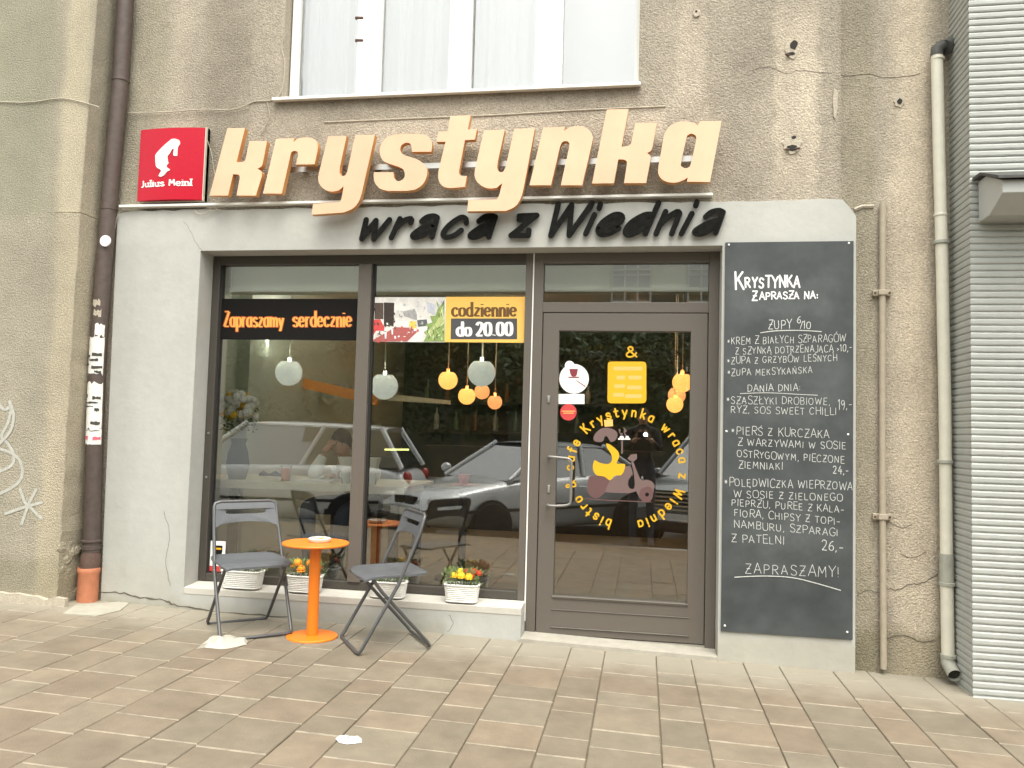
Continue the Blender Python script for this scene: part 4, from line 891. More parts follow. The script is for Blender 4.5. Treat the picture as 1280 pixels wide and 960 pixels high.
sco = thing('door_picture', P(770, 628, YV), 'picture of a rider in yellow on a mauve scooter inside the lettering ring', 'window picture')
def dp(name, s_, m_, d, parent=None):
    b = MB(); poly_px(b, parse(s_), YV-d, .0004, False, 700, 500, 6); return b.build(name, m_, parent or sco)
dp('scooter_box', '( 215,580 242,568 330,575 372,608 365,655 330,702 280,735 240,728 208,690 205,640 )', M['mauve'], .0005)
dp('scooter_body', '( 372,606 420,575 480,510 510,495 532,505 545,560 512,600 515,650 545,668 560,640 552,540 535,470 548,458 575,530 610,600 650,598 690,612 712,648 705,662 ) ( 700,700 690,742 655,766 615,755 590,720 572,684 ) 520,700 380,695 335,690', M['mauve2'], .0009)
dp('front_wheel', '( 650,650 680,655 698,690 690,738 655,764 615,755 595,715 608,670 650,650 )', M['mauve'], .0013)
dp('hub', '( 652,692 668,705 660,722 645,722 638,706 652,692 )', M['blackprint'], .0017)
dp('leg_shield_gap', '( 540,560 552,600 548,650 530,665 512,640 518,600 540,560 )', M['blackprint'], .0017)
dp('handlebar', '505,440 530,410 575,403 578,440 552,462 525,455', M['mauve2'], .0013)
dp('rider_hair', '( 250,288 265,252 310,214 360,208 410,225 432,258 415,302 380,316 ) 352,270 335,275 ( 325,308 300,316 268,312 252,300 )', M['mauve2'], .0009)
dp('rider_hat', '330,150 395,145 398,196 335,200', M['peach'], .0011)
dp('rider_dress', '( 345,325 378,336 435,385 442,430 425,474 455,478 487,482 484,520 460,562 412,568 375,602 332,575 272,562 246,512 255,458 270,455 302,472 360,480 390,450 380,400 355,362 345,325 )', M['yel'], .0021)
dp('tray', '435,288 527,288 527,298 435,298', M['whiteprint'], .0009); dp('cup', '445,288 450,270 475,270 480,288', M['whiteprint'], .0013); dp('cup', '490,288 494,270 514,270 520,288', M['whiteprint'], .0013)
dp('steam', '( 440,215 455,225 450,245 470,250 465,268 455,262 445,245 440,225 )', M['mauve2'], .0009); dp('steam', '( 470,205 490,215 500,235 485,245 500,265 488,268 478,240 484,225 )', M['mauve2'], .0009)
dp('arm', '460,300 472,300 472,400 458,405', M['mauve2'], .0009); dp('baseline', '190,735 360,748 690,762 690,768 360,756 190,742', M['mauve'], .0005)
st = thing('door_sticker', P(715, 490, YV), 'round white sticker with a maroon coffee cup at the top left of the door glass', 'sticker')
def disc(name, px, py, r, m_, d, parent, n=24, rx=None):
    b = MB(); poly_px(b, [(px+(rx or r)*math.cos(2*PI*i/n), py+r*math.sin(2*PI*i/n)) for i in range(n)], YV-d, .0004); return b.build(name, m_, parent)
disc('knob', 712, 457, 6, M['whiteprint'], .0005, st); disc('disc', 717.5, 473.5, 18.6, M['whiteprint'], .0009, st)
def dz(name, s_, m_, d, parent):
    b = MB(); poly_px(b, parse(s_), YV-d, .0004, False, 690, 420, 3.695); return b.build(name, m_, parent)
dz('printed_cup', '80,152 120,152 ( 116,175 110,186 92,186 84,172 80,152 )', M['maroon'], .0014, st); dz('printed_saucer', '70,188 130,188 122,194 80,194', M['maroon'], .0014, st); dz('printed_line', '112,203 156,232 153,236 110,206', M['maroon'], .0014, st)
st = thing('door_sticker', P(715, 505, YV), 'white rectangular sticker just below the round coffee cup sticker', 'sticker'); dz('label', '30,268 150,268 150,314 30,314', M['whiteprint'], .0005, st); dz('print', '40,282 100,282 100,286 40,286', M['paper'], .0009, st)
st = thing('door_sticker', P(710, 525, YV), 'small round red sticker beneath the white rectangle on the door glass', 'sticker'); disc('disc', 710.5, 515.2, 10.4, M['redprint'], .0005, st)
b = MB(); 
for yy, a, c in ((345, 45, 108), (354, 52, 100)): poly_px(b, [(a, yy), (c, yy), (c, yy+4), (a, yy+4)], YV-.0009, .0004, False, 690, 420, 3.695)
b.build_each('print', M['peach'], st)
st = thing('door_sticker', P(783, 503, YV), 'yellow rounded square opening hours sticker in the upper middle of the door glass', 'sticker')
dz('square', '( 258,135 262,122 275,118 ) ( 420,118 432,123 436,136 ) ( 436,295 430,307 418,311 ) ( 272,311 260,306 256,294 )', M['yel'], .0005, st)
b = MB()
for (xa, xb, yy) in ((285, 415, 150), (300, 335, 192), (355, 412, 192), (290, 335, 232), (350, 412, 238), (285, 330, 272), (340, 412, 278)): poly_px(b, [(xa, yy-9), (xb, yy-9), (xb+3, yy), (xb, yy+9), (xa, yy+9), (xa-3, yy)], YV-.0009, .0004, False, 690, 420, 3.695)
b.build_each('print', M['peach'], st)
am = MB(); text_px(am, '&', 782, 446, 797, 446, 12.5, YV, 2.0, d0=.0005); o = am.build('door_lettering', M['yel']); tag(o, 'yellow ampersand above the yellow square on the door glass', 'window lettering')
am = MB(); text_px(am, 'bistro', 719, 447, 772, 446, 11, YP+.012, 1.5, d0=0); text_px(am, 'cafe', 806, 446, 848, 445, 11, YP+.012, 1.5, d0=0); o = am.build('door_lettering', M['faint']); tag(o, 'faded grey words bistro and cafe beside the ampersand', 'window lettering')
st = thing('window_sticker', P(267, 710, YV), 'white sticker with dark shield and red strip, bottom left corner of the shop window', 'sticker')
b = MB(); x0s = XL+.057; xe = P(281.5, 693, YV).x; zt_, zb_ = P(268, 676, YV).z, P(268, 714, YV).z; b.box(x0s, xe, YV-.001, YV, zb_, zt_); b.build('label', M['whiteprint'], st)
b = MB(); b.box(x0s+.0005, xe-.0005, YV-.002, YV-.0012, zb_, zb_+.036); b.build('red_strip', M['redprint'], st)
xm = (x0s+xe)/2+.008; b = MB(); b.prism([[(xm-.03, zt_-.03), (xm+.03, zt_-.03), (xm+.03, zt_-.075), (xm+.018, zt_-.10), (xm, zt_-.112), (xm-.018, zt_-.10), (xm-.03, zt_-.075)]], YV-.002, YV-.0012); b.build('shield', M['blackprint'], st)
b = MB(); b.box(xm-.022, xm+.022, YV-.003, YV-.0022, zt_-.058, zt_-.045); b.build('print', M['yel'], st)

# ------------------------------------------------------------------ pipes
dpz = thing('downpipe', P(112, 757, -.05), 'dark brown painted metal downpipe in the corner beside the left pier, foot of orange plastic', 'drainpipe')
YD = -.035
cl = [P(157.5, -14, YD), P(151, 100, YD), P(143.5, 180, YD), P(136, 260, YD), P(129, 345, YD), P(122, 450, YD), P(118, 560, YD), P(114.5, 690, YD)]
b = MB(); b.tube(cl, .054, 18); b.build('pipe', M['pipe'], dpz, smooth=40)
def ringat(px, py, Y, r, h, m_, parent, name='collar', n=18):
    c = P(px, py, Y); b = MB(); b.lathe([(r*.92, -h/2), (r, -h/2+.003), (r, h/2-.003), (r*.92, h/2)], c, n); return b.build(name, m_, parent, smooth=40)
ringat(151, 101, YD, .058, .02, M['pipe'], dpz); ringat(136, 262, YD, .0565, .014, M['pipe'], dpz)
ringat(114.5, 676, YD, .064, .016, M['pipe'], dpz); ringat(114.3, 684, YD, .060, .03, M['pipe'], dpz)
b = MB(); c0, c1 = P(114, 690, YD), P(112.5, 712, YD); b.lathe([(.055, 0), (.064, (c1.z-c0.z)*.4), (.058, (c1.z-c0.z))], c0, 18); b.build('socket', M['rust'], dpz, smooth=50)
c0 = P(111.5, 709, YD); c1 = P(111.5, 756, YD); b = MB(); b.lathe([(.058, c0.z-.01), (.068, c0.z), (.071, c0.z-.01), (.071, c0.z-.03), (.066, c0.z-.04), (.066, c1.z-.03)], (c0.x, YD, 0), 20); b.build('clay_foot', M['clay'], dpz, smooth=40)
for py, rot in ((405, .3), (560, .1)):
    pass
def wrap(py0, py1, a0, a1, m_, label, cat='poster', rag=.01):
    def axis(py):
        for i in range(len(cl)-1):
            pa = ground_pt(*cl[i])[1]; pb2 = ground_pt(*cl[i+1])[1]
            if pa <= py <= pb2: t = (py-pa)/(pb2-pa); return cl[i].lerp(cl[i+1], t)
        return cl[-1]
    A, B = axis(py0), axis(py1); n = 10; m2 = 6; vs = []
    for j in range(m2+1):
        c = A.lerp(B, j/m2)
        for i in range(n+1):
            a = math.radians(a0+(a1-a0)*i/n); rr = .0555+.001*math.sin(i*3+j*2)
            dz_ = random.uniform(-rag, rag) if j in (0, m2) else 0
            vs.append((c.x+rr*math.cos(a), c.y+rr*math.sin(a), c.z+dz_))
    fs = [(j*(n+1)+i, (j+1)*(n+1)+i, (j+1)*(n+1)+i+1, j*(n+1)+i+1) for j in range(m2) for i in range(n)]
    b = MB(); b.add(vs, fs); return b, A, B
def poster(py0, py1, a0, a1, label, marks=(), base='paper'):
    b, A, B = wrap(py0, py1, a0, a1, None, label); t = thing('torn_poster', (A+B)/2, label, 'poster'); b.build('sheet', M[base], t)
    for (u0, u1, v0, v1, m_) in marks:
        mb = MB(); n = 5; vs = []
        for j in range(2):
            c = A.lerp(B, v0+(v1-v0)*j)
            for i in range(n+1):
                a = math.radians(a0+(a1-a0)*(u0+(u1-u0)*i/n)); rr = .0572; vs.append((c.x+rr*math.cos(a), c.y+rr*math.sin(a), c.z+random.uniform(-.004, .004)))
        mb.add(vs, [(i, n+1+i, n+2+i, i+1) for i in range(n)]); mb.build('print', M[m_], t)
poster(422, 468, 200, 345, 'upper torn white poster glued round the dark downpipe', [(.1, .35, .50, .56, 'ink'), (.45, .9, .45, .52, 'ink'), (.3, .75, .60, .66, 'ink'), (.45, .95, .78, .86, 'ink'), (.1, .3, .72, .77, 'ink'), (.6, .9, .92, .97, 'ink')])
poster(479, 536, 198, 350, 'lower long white poster glued round the dark downpipe', [(.1, .3, .25, .33, 'ink'), (.55, .9, .30, .36, 'ink'), (.2, .8, .42, .45, 'ink'), (.1, .6, .50, .53, 'ink'), (.5, .9, .84, .91, 'ink'), (.65, .85, .55, .62, 'ink')])
poster(536, 556, 195, 352, 'pink and white torn poster strip at the bottom of the posters on the downpipe', [(.0, .42, .45, .68, 'pink'), (.62, .95, .50, .70, 'pink'), (.1, .9, .1, .16, 'ink')])
for i, (py0, py1, a0, a1, lb_) in enumerate(((376, 384, 240, 300, 'small yellowish paper scrap topmost of the scraps on the downpipe'), (389, 396, 255, 310, 'small grey paper scrap just below the topmost scrap on the downpipe'), (406, 421, 275, 340, 'torn white paper scrap touching the top of the upper poster'))):
    b, A, B = wrap(py0, py1, a0, a1, None, lb_); o = b.build('paper_scrap', M['patch' if i < 2 else 'paper']); tag(o, lb_, 'paper scrap')
c = P(131.5, 301, YD-.06); b = MB(); b.lathe([(.0001, -.004), (.038, -.003), (.038, .008)], (c.x, c.y, c.z), 22, 'y'); o = b.build('round_sticker', M['whiteprint']); tag(o, 'small round white sticker on the downpipe beside the corner of the grey render', 'sticker')
b = MB(); b.box(c.x-.02, c.x+.018, c.y-.0052, c.y-.0041, c.z-.004, c.z+.002); b.build('print', M['paper'], o, local=False)
# cement pad at the pipe foot
b = MB(); b.prism([[(0, 0), (1, 0), (1, 1), (0, 1)]], 0, 1) if False else None
q = [G(95, 757), G(165, 752), G(150, 764), G(120, 771), G(78, 768)]
b = MB(); b.v = [(p.x, p.y, p.z+.006) for p in q]+[(p.x, p.y, p.z-.004) for p in q]; b.f = [(4, 3, 2, 1, 0)]+[(i, (i+1) % 5, 5+(i+1) % 5, 5+i) for i in range(5)]; b.mi = [0]*6
o = b.build('cement_pad', mat('pad_cement', (.34, .32, .26), .9, noise=.15, nscale=14, bump=.002, bscale=50), pav)
# rubble lumps in the corner
random.seed(5)
def rock(c, r, m_, parent, name='rubble_stone'):
    mb = MB(); n, mm_ = 8, 5; mb.blob(c, r, n, mm_, (.32, .8, .8)); mb.v = [(c[0]+(v[0]-c[0])*random.uniform(.75, 1.2), c[1]+(v[1]-c[1])*random.uniform(.75, 1.2), c[2]+(v[2]-c[2])*random.uniform(.75, 1.2)) for v in mb.v]; return mb.build(name, m_, parent)
for i in range(26):
    zz = random.uniform(.05, .62); c = Vector((pierx(zz)+random.uniform(.0, .10), random.uniform(-.2, .0), zz)); c.x = pierx(zz)+.002
    rock(c, random.uniform(.02, .055), M['pier'], bld)

pl = thing('waste_pipe', P(1187, 845, -.02), 'cream plastic waste pipe with grey lower section running down beside the ribbed cladding', 'drainpipe')
YR = .0
c_ = [P(1171, 68, YR), P(1174, 200, YR), P(1177.5, 330, YR), P(1181, 500, YR), P(1183, 692, YR)]
b = MB(); b.tube(c_, .033, 16); b.build('pipe', M['creampipe'], pl, smooth=40)
b = MB(); b.tube([P(1183, 692, YR), P(1183.5, 732, YR)], .037, 16); b.build('grey_section', M['greypipe'], pl, smooth=40)
b = MB(); b.tube([P(1183.5, 732, YR), P(1185, 822, YR)], .034, 16); b.build('lower_pipe', M['creampipe'], pl, smooth=40)
b = MB(); p = P(1185, 822, YR); b.tube([p, p+Vector((0, -.005, -.03)), p+Vector((.004, -.035, -.055)), p+Vector((.006, -.085, -.075))], [.038, .038, .036, .036], 16, caps=False); b.build('outlet_elbow', M['greypipe'], pl, smooth=50)
b = MB(); e = p+Vector((.006, -.083, -.0745)); d_ = Vector((.002, -.05, -.02)).normalized(); b.tube([e-d_*.02, e-d_*.018], .0345, 16); b.build('outlet_mouth', M['dark'], pl)
for py, r in ((74, .038), (269, .037), (303, .043), (577, .042), (730, .042), (820, .042)): ringat(1172+(py-70)*.018, py, YR, r, .016 if r < .04 else .022, M['creampipe' if py in (74, 269) else 'greypipe'], pl, 'clamp')
b = MB(); p = P(1171, 66, YR); b.tube([p+Vector((0, 0, -.02)), p+Vector((.0, 0, .02)), p+Vector((.03, .01, .045)), p+Vector((.075, .02, .05))], [.035, .035, .033, .03], 12); b.build('top_elbow', M['iron'], pl, smooth=50)
b = MB(); b.tube([p+Vector((.05, .0, .03)), p+Vector((.095, .03, .06))], [.043, .05], 12); b.build('iron_bracket', M['iron'], pl, smooth=50)
cp_ = thing('conduit', P(1104, 838, .03), 'thin beige painted conduit pipe on the stained wall between chalkboard and cladding', 'conduit')
YC = .035
b = MB(); b.tube([P(1103.5, 254, YC), P(1103, 400, YC), P(1103, 600, YC), P(1104.5, 836, YC)], .0185, 12); b.build('pipe', M['beigepipe'], cp_, smooth=40)
for py in (366, 646):
    c = P(1103, py, YC); b = MB(); b.box(c.x-.052, c.x+.052, .034, .0615, c.z-.018, c.z+.018); b.box(c.x-.026, c.x+.026, .010, .034, c.z-.016, c.z+.016); b.build('bracket', M['beigepipe'], cp_, bevel=.004)
    for s_ in (-1, 1): mb = MB(); mb.lathe([(.007, 0), (.007, -.004), (.001, -.006)], (c.x+s_*.04, .034, c.z), 8, 'y'); mb.build('screw', M['rust'], cp_)

# ------------------------------------------------------------------ ribbed building on the right
rb = thing('ribbed_building', (2.6, .1, 0), 'neighbouring building clad in pale grey horizontal ribbed sheet metal at the right edge', 'building')
XK, YK = 1.757, -.245
prof = []; pitch = .0373; zc = -.12
while zc < 5.2:
    prof += [(zc, .0), (zc+.003, .006), (zc+.010, .0085), (zc+.026, .008), (zc+.032, .004)]; zc += pitch
path = [((XK+.012, .33), (-1, 0)), ((XK, YK), (-.75, -.75))]+[((XK+.04*(i+1)+random.uniform(-.01, .01), YK+random.uniform(-.0012, .0012)), (0, -1)) for i in range(18)]+[((5.0, YK), (0, -1))]
vs = []
for (px_, py_), (nx, ny) in path:
    for zz, d in prof: vs.append((px_+nx*d, py_+ny*d, zz+random.uniform(-.0008, .0008)))
n = len(prof); fs = [(k*n+i, k*n+n+i, k*n+n+i+1, k*n+i+1) for k in range(len(path)-1) for i in range(n-1)]
fs = [tuple(reversed(f)) for f in fs]
b = MB(); b.add(vs, fs); b.build('ribbed_cladding', M['clad'], rb)
b = MB(); b.box(XK+.02, 4.99, YK+.005, 3, -.3, 5.2); b.build('wall', M['dark'], rb)
hb = thing('sheet_metal_box', P(1275, 250, -.45), 'pale grey sheet metal box with a dark sloping lid sticking out of the ribbed cladding', 'metal box')
a0 = P(1247, 216, -.26); 
zt0, zb0 = P(1262, 212, -.55).z, P(1262, 246, -.55).z
x_l = P(1252, 225, -.55).x
b = MB(); lo = [(YK-.015, zt0+.03), (-.36, zt0+.03), (-.56, zt0-.055), (-.56, zb0+.02), (-.40, zb0-.055), (YK-.015, zb0-.055)]
k = len(lo); xr = x_l+.7
b.v = [(x_l, y, z) for y, z in lo]+[(xr, y, z) for y, z in lo]; b.f = [tuple(range(k)), tuple(reversed(range(k, 2*k)))]+[(i, k+i, k+(i+1) % k, (i+1) % k) for i in range(k)]; b.mi = [0]*len(b.f)
b.build('body', M['cladbox'], hb, bevel=.004)
b = MB(); b.hexa([(x_l-.03, -.59, zt0-.055), (xr, -.58, zt0-.055), (xr, -.59, zt0-.04), (x_l-.03, -.59, zt0-.04)], [(x_l-.03, -.36, zt0+.035), (xr, -.36, zt0+.035), (xr, -.36, zt0+.05), (x_l-.03, -.36, zt0+.05)])
b.box(x_l-.03, xr, -.359, YK-.012, zt0+.035, zt0+.05); b.build('lid', M['iron'], hb)
# ------------------------------------------------------------------ folding chairs
def make_chair(label):
    t = thing('folding_chair', (0, 0, 0), label, 'chair', 'grey folding chairs in front of the shop window')
    R_ = .011
    def U(pts, r=R_): return smoothpts(pts, 3)
    b = MB()   # back frame: backrest top -> front feet -> floor bar
    xa, xb = .195, .212
    L_ = [(-xa, .150, .79), (-xa-.004, .125, .70), (-xb, .0, .40), (-xb, -.205, .03)]
    bar = [(-xb+.004, -.218, .013), (-xb+.03, -.224, .011), (xb-.03, -.224, .011), (xb-.004, -.218, .013)]
    Rr = [(-x, y, z) for x, y, z in reversed(L_)]
    topb = [(xa-.006, .158, .808), (xa-.04, .162, .818), (-xa+.04, .162, .818), (-xa+.006, .158, .808)]
    b.tube([Vector(p) for p in L_+bar+Rr+topb], R_, 8, closed=True); b.build('back_frame', M['chairmetal'], t, smooth=50, local=True)
    b = MB(); x2 = .182
    L2 = [(-x2, -.150, .445), (-x2-.004, -.09, .36), (-x2-.008, .20, .035)]
    bar2 = [(-x2, .214, .013), (-x2+.03, .218, .011), (x2-.03, .218, .011), (x2, .214, .013)]
    b.tube([Vector(p) for p in L2+bar2+[(-x, y, z) for x, y, z in reversed(L2)]], R_*.95, 8); b.build('rear_legs', M['chairmetal'], t, smooth=50, local=True)
    b = MB(); b.tube([(-x2, -.13, .425), (x2, -.13, .425)], .007, 6); b.tube([(-.205, .045, .452), (.205, .045, .452)], .007, 6); b.build_each('cross_rod', M['chairmetal'], t, local=True)
    # seat: dished plate, rounded outline
    b = MB(); nx, ny = 10, 9; vs = []; hw = .212
    for dz_ in (0, -.013):
        for j in range(ny+1):
            v = j/ny; y = -.205+.385*v
            wv = hw*(1-.10*max(0, (v-.7)/.3)**2-.12*max(0, (.12-v)/.12)**2)
            for i in range(nx+1):
                u = i/nx*2-1; x = u*wv; z = .463+.008*v-.012*(1-u*u)*(1-(2*v-1)**2)-.022*max(0, (.22-v)/.22)**2-.008*max(0, abs(u)-.85)/.15
                vs.append((x, y+(0 if 0 < v else .012*u*u), z+dz_))
    N1 = (nx+1)*(ny+1); fs = []
    for j in range(ny):
        for i in range(nx):
            a = j*(nx+1)+i; q = (a, a+1, a+nx+2, a+nx+1); fs += [q, tuple(N1+k for k in reversed(q))]
    rim = [i for i in range(nx+1)]+[(j+1)*(nx+1)-1 for j in range(1, ny+1)]+[ny*(nx+1)+i for i in range(nx-1, -1, -1)]+[j*(nx+1) for j in range(ny-1, 0, -1)]
    for k in range(len(rim)): a, c = rim[k], rim[(k+1) % len(rim)]; fs.append((c, a, N1+a, N1+c))
    b.add(vs, fs); b.build('seat', M['chairplate'], t, smooth=40, local=True)
    # backrest: plate with slot and arched lower edge, bent backwards
    b = MB(); W = .190
    out = [(-W-.003, .655), (-W+.03, .672)] + [(x, .672+.016*(1-(x/.16)**2)) for x in (-.14, -.10, -.05, 0, .05, .10, .14)] + [(W-.03, .672), (W+.003, .655), (W+.002, .77), (W-.008, .806), (W-.035, .818), (-W+.035, .818), (-W+.008, .806), (-W-.002, .77)]
    hole_ = smoothpts([(-.125, .752, 0), (-.11, .764, 0), (0, .765, 0), (.11, .764, 0), (.125, .752, 0), (.11, .739, 0), (0, .737, 0), (-.11, .739, 0)], 2, True)
    yb_ = lambda x, z: .092+(z-.62)*.34-.018*(1-(x/.2)**2)*-1
    b.prism([out, [(p.x, p.y) for p in hole_]], lambda x, z: yb_(x, z)-.006, lambda x, z: yb_(x, z)+.004); b.build('backrest', M['chairplate'], t, smooth=30, local=True)
    for s_ in (-1, 1):
        b = MB(); b.lathe([(.0001, -.004), (.011, -.003), (.011, .003), (.0001, .004)], (s_*.216, .0, .40), 8, 'x'); b.build('rivet', M['alu'], t, local=True)
    return t
def floor_at(p): return gz(p.x)
fa, fb_ = G(275, 803), G(366, 794); ra, rb_ = G(263, 776), G(345, 768)
cL = make_chair('grey folding chair facing the street, left of the small orange table')
mid = (fa+fb_)/2; dirv = (fb_-fa).normalized(); ang = math.atan2(dirv.y, dirv.x)
cL.location = (mid.x-math.sin(ang)*.224+.0, mid.y+math.cos(ang)*.224, gz(mid.x)); cL.rotation_euler.z = ang
cR = copy_tree(cL); cR['label'] = 'grey folding chair turned sideways, right of the small orange table'
fa, fb_ = G(424, 796), G(446, 821); mid2 = (fa+fb_)/2; d2 = (fb_-fa).normalized(); ang2 = math.atan2(d2.y, d2.x)
cR.location = (mid2.x-math.sin(ang2)*.224, mid2.y+math.cos(ang2)*.224, gz(mid2.x)); cR.rotation_euler.z = ang2
for c_ in (cL, cR): c_.scale = (.97, .97, .93)
print('chairs', cL.location[:], math.degrees(ang), cR.location[:], math.degrees(ang2))

# ------------------------------------------------------------------ orange table
p = G(390, 796); tb = thing('bistro_table', (p.x, p.y, gz(p.x)), 'small round orange metal table on a thin column between the two folding chairs', 'table')
ZTb = .553; XT = p.x+.012; YTt = p.y
b = MB(); b.lathe([(.0001, ZTb-.012), (.190, ZTb-.012), (.197, ZTb-.006), (.197, ZTb-.001), (.193, ZTb+.003), (.0001, ZTb+.003)], (0, 0, 0), 40); b.build('tabletop', M['orange'], tb, smooth=35, local=True)
b = MB(); b.lathe([(.033, .01), (.033, ZTb-.012)], (0, 0, 0), 20); b.build('column', M['orange'], tb, smooth=35, local=True)
b = MB(); b.lathe([(.150, 0), (.150, .006), (.145, .010), (.03, .013), (.0001, .013)], (0, 0, 0), 40); b.build('base_plate', M['orange'], tb, smooth=35, local=True)
b = MB(); b.lathe([(.0001, 0), (.055, 0), (.066, .012), (.068, .022), (.062, .024), (.056, .014), (.0001, .012)], (p.x+.015, p.y+.02, gz(p.x)+ZTb+.0035), 26); o = b.build('ashtray', M['ceramic'], smooth=40); tag(o, 'white ashtray dish on the orange table top', 'ashtray')
b = MB(); c = Vector((p.x+.015, p.y+.02, gz(p.x)+ZTb+.018)); random.seed(2)
for i in range(4): b.tube([c+Vector((random.uniform(-.03, .03), random.uniform(-.03, .03), 0)), c+Vector((random.uniform(-.03, .03), random.uniform(-.03, .03), .012))], .004, 6)
b.build_each('cigarette_stub', M['peach'], o)

# ------------------------------------------------------------------ flower baskets on the ledge
def basket(px0, px1, pyb, pyt, label, flowers, seed):
    random.seed(seed); Yc = .052; a, c_ = P(px0, (pyb+pyt)/2, Yc), P(px1, (pyb+pyt)/2, Yc); cx = (a.x+c_.x)/2; w_ = (c_.x-a.x)/2; zb_ = ZS+.003
    h = (P((px0+px1)/2, pyt, Yc).z-P((px0+px1)/2, pyb, Yc).z)*.86
    t = thing('flower_basket', (cx, Yc, zb_), label, 'flower basket', 'white flower baskets on the window ledge'); dd = .055
    def ring_(z, ext, wav, ph):
        f = 1+.14*(z/h); W, D = (w_*.88)*f+ext, dd*.9*f+ext; pts = []; per = 40
        for i in range(per):
            u = 2*PI*i/per; cu, su = math.cos(u), math.sin(u)
            k = (abs(cu)**5+abs(su)**5)**(-1/5); o_ = wav*math.sin(i*PI+ph*PI)
            pts.append(Vector(((W+o_)*cu*k, (D+o_)*su*k, z)))
        return pts
    b = MB(); nr = 9
    for i in range(nr): b.tube(ring_(.006+h*i/nr, 0, .0028, i % 2), h/nr*.50, 5, closed=True)
    b.build('woven_side', M['wicker'], t, smooth=50, local=True)
    b = MB(); b.tube(ring_(h, .003, 0, 0), .0065, 6, closed=True); b.tube(ring_(.004, .002, 0, 0), .005, 6, closed=True); b.build('rim', M['wicker'], t, smooth=50, local=True)
    for i in range(40):
        if i % 4: continue
        q0, q1 = ring_(.003, .001, 0, 0)[i], ring_(h, .001, 0, 0)[i]
        mb = MB(); mb.tube([q0, q1], .004, 5); mb.build('stake', M['wicker'], t, local=True)
    b = MB(); b.add(ring_(h*.85, -.008, 0, 0), [tuple(range(40))]); b.build('soil', M['soil'], t, local=True)
    lf = MB(); hgt = max(f[1] for f in flowers) if flowers else .05
    for i in range(480):
        bx, by = random.uniform(-w_*.85, w_*.85), random.uniform(-dd*.8, dd*.8); bz = h*.85
        tx, ty, tz = bx*1.25+random.uniform(-.03, .03), by*1.3+random.uniform(-.025, .025), bz+random.uniform(.015, hgt-h*.5)
        p0 = Vector((bx*.9+(tx-bx*.9)*.6, by*.9+(ty-by*.9)*.6, bz+(tz-bz)*.6)); p1 = Vector((tx, ty, tz)); d = (p1-p0); l_ = max(.012, d.length*.55); d.normalize()
        s_ = d.cross(Vector((random.uniform(-1, 1), random.uniform(-1, 1), random.uniform(-1, 1)))).normalized()*.006
        lf.add([p1-d*l_, p1-d*l_*.4+s_, p1, p1-d*l_*.4-s_], [(0, 1, 2, 3)])
    lf.build('foliage', M['leaf'], t, local=True, kind='stuff')
    for fx_, fz_, fy_, r, mk in flowers:
        r *= 1.22
        c = Vector((fx_*w_, fy_, fz_)); f = MB()
        for lay, (rad, ht, cnt) in enumerate(((1.0, 0, 12), (.95, .18, 11), (.8, .36, 10), (.55, .52, 8))):
            for q in range(cnt):
                a_ = 2*PI*q/cnt+lay*.4+random.uniform(-.1, .1); ca, sa = math.cos(a_), math.sin(a_); wd = r*rad*.30; tl = random.uniform(.9, 1.08)
                ctr = c+Vector((0, 0, r*ht*1.2)); e = ctr+Vector((ca*r*rad*tl, sa*r*rad*tl, -r*.16+r*.16*lay)); pr = Vector((-sa, ca, 0))*wd; md = ctr.lerp(e, .55)+Vector((0, 0, r*.14))
                f.add([ctr, md-pr, e-pr*.5, e+Vector((0, 0, .001)), e+pr*.5, md+pr], [(0, 1, 2, 3, 4, 5)])
        f.blob(c+Vector((0, 0, r*.25)), r*.88, 10, 6, (1, 1, .85)); f.build('flower', M[mk], t, local=True)
        mb = MB(); mb.tube([(c.x*.7, c.y*.7, h*.8), (c.x, c.y, c.z-.002)], .0018, 4); mb.build('stem', M['leaf'], t, local=True)
    return t
basket(280, 327, 737.5, 713, 'white wicker basket of marigolds on the window ledge behind the left chair', [(-.3, .165, -.01, .022, 'petalO'), (.5, .155, .01, .020, 'petalO'), (.85, .145, .0, .017, 'petalO'), (.1, .148, .03, .016, 'petalY')], 11)
basket(362, 401, 742, 719, 'white wicker basket with orange marigolds on the window ledge behind the orange table', [(-.45, .175, -.02, .026, 'petalO'), (-.1, .14, -.045, .026, 'petalO'), (.3, .178, -.01, .022, 'petalO'), (.62, .172, -.02, .018, 'petalO'), (.85, .15, .01, .018, 'petalR'), (-.85, .15, .01, .018, 'petalO')], 12)
basket(463, 507, 749, 727, 'white wicker basket with one yellow and some rust marigolds behind the right chair', [(-.2, .17, -.02, .022, 'petalY'), (.35, .165, .01, .020, 'petalR'), (.7, .155, .0, .022, 'petalR'), (-.65, .15, .02, .018, 'petalR')], 13)
basket(557, 598, 755.5, 731, 'white wicker basket of yellow and rust marigolds standing alone near the door', [(-.42, .158, -.04, .020, 'petalY'), (.02, .158, -.05, .023, 'petalY'), (.48, .153, -.045, .023, 'petalY'), (-.08, .182, -.02, .019, 'petalY'), (.30, .172, .01, .024, 'petalR'), (.68, .178, .0, .023, 'petalR'), (.95, .168, .015, .02, 'petalR'), (.62, .155, -.03, .018, 'petalR')], 14)

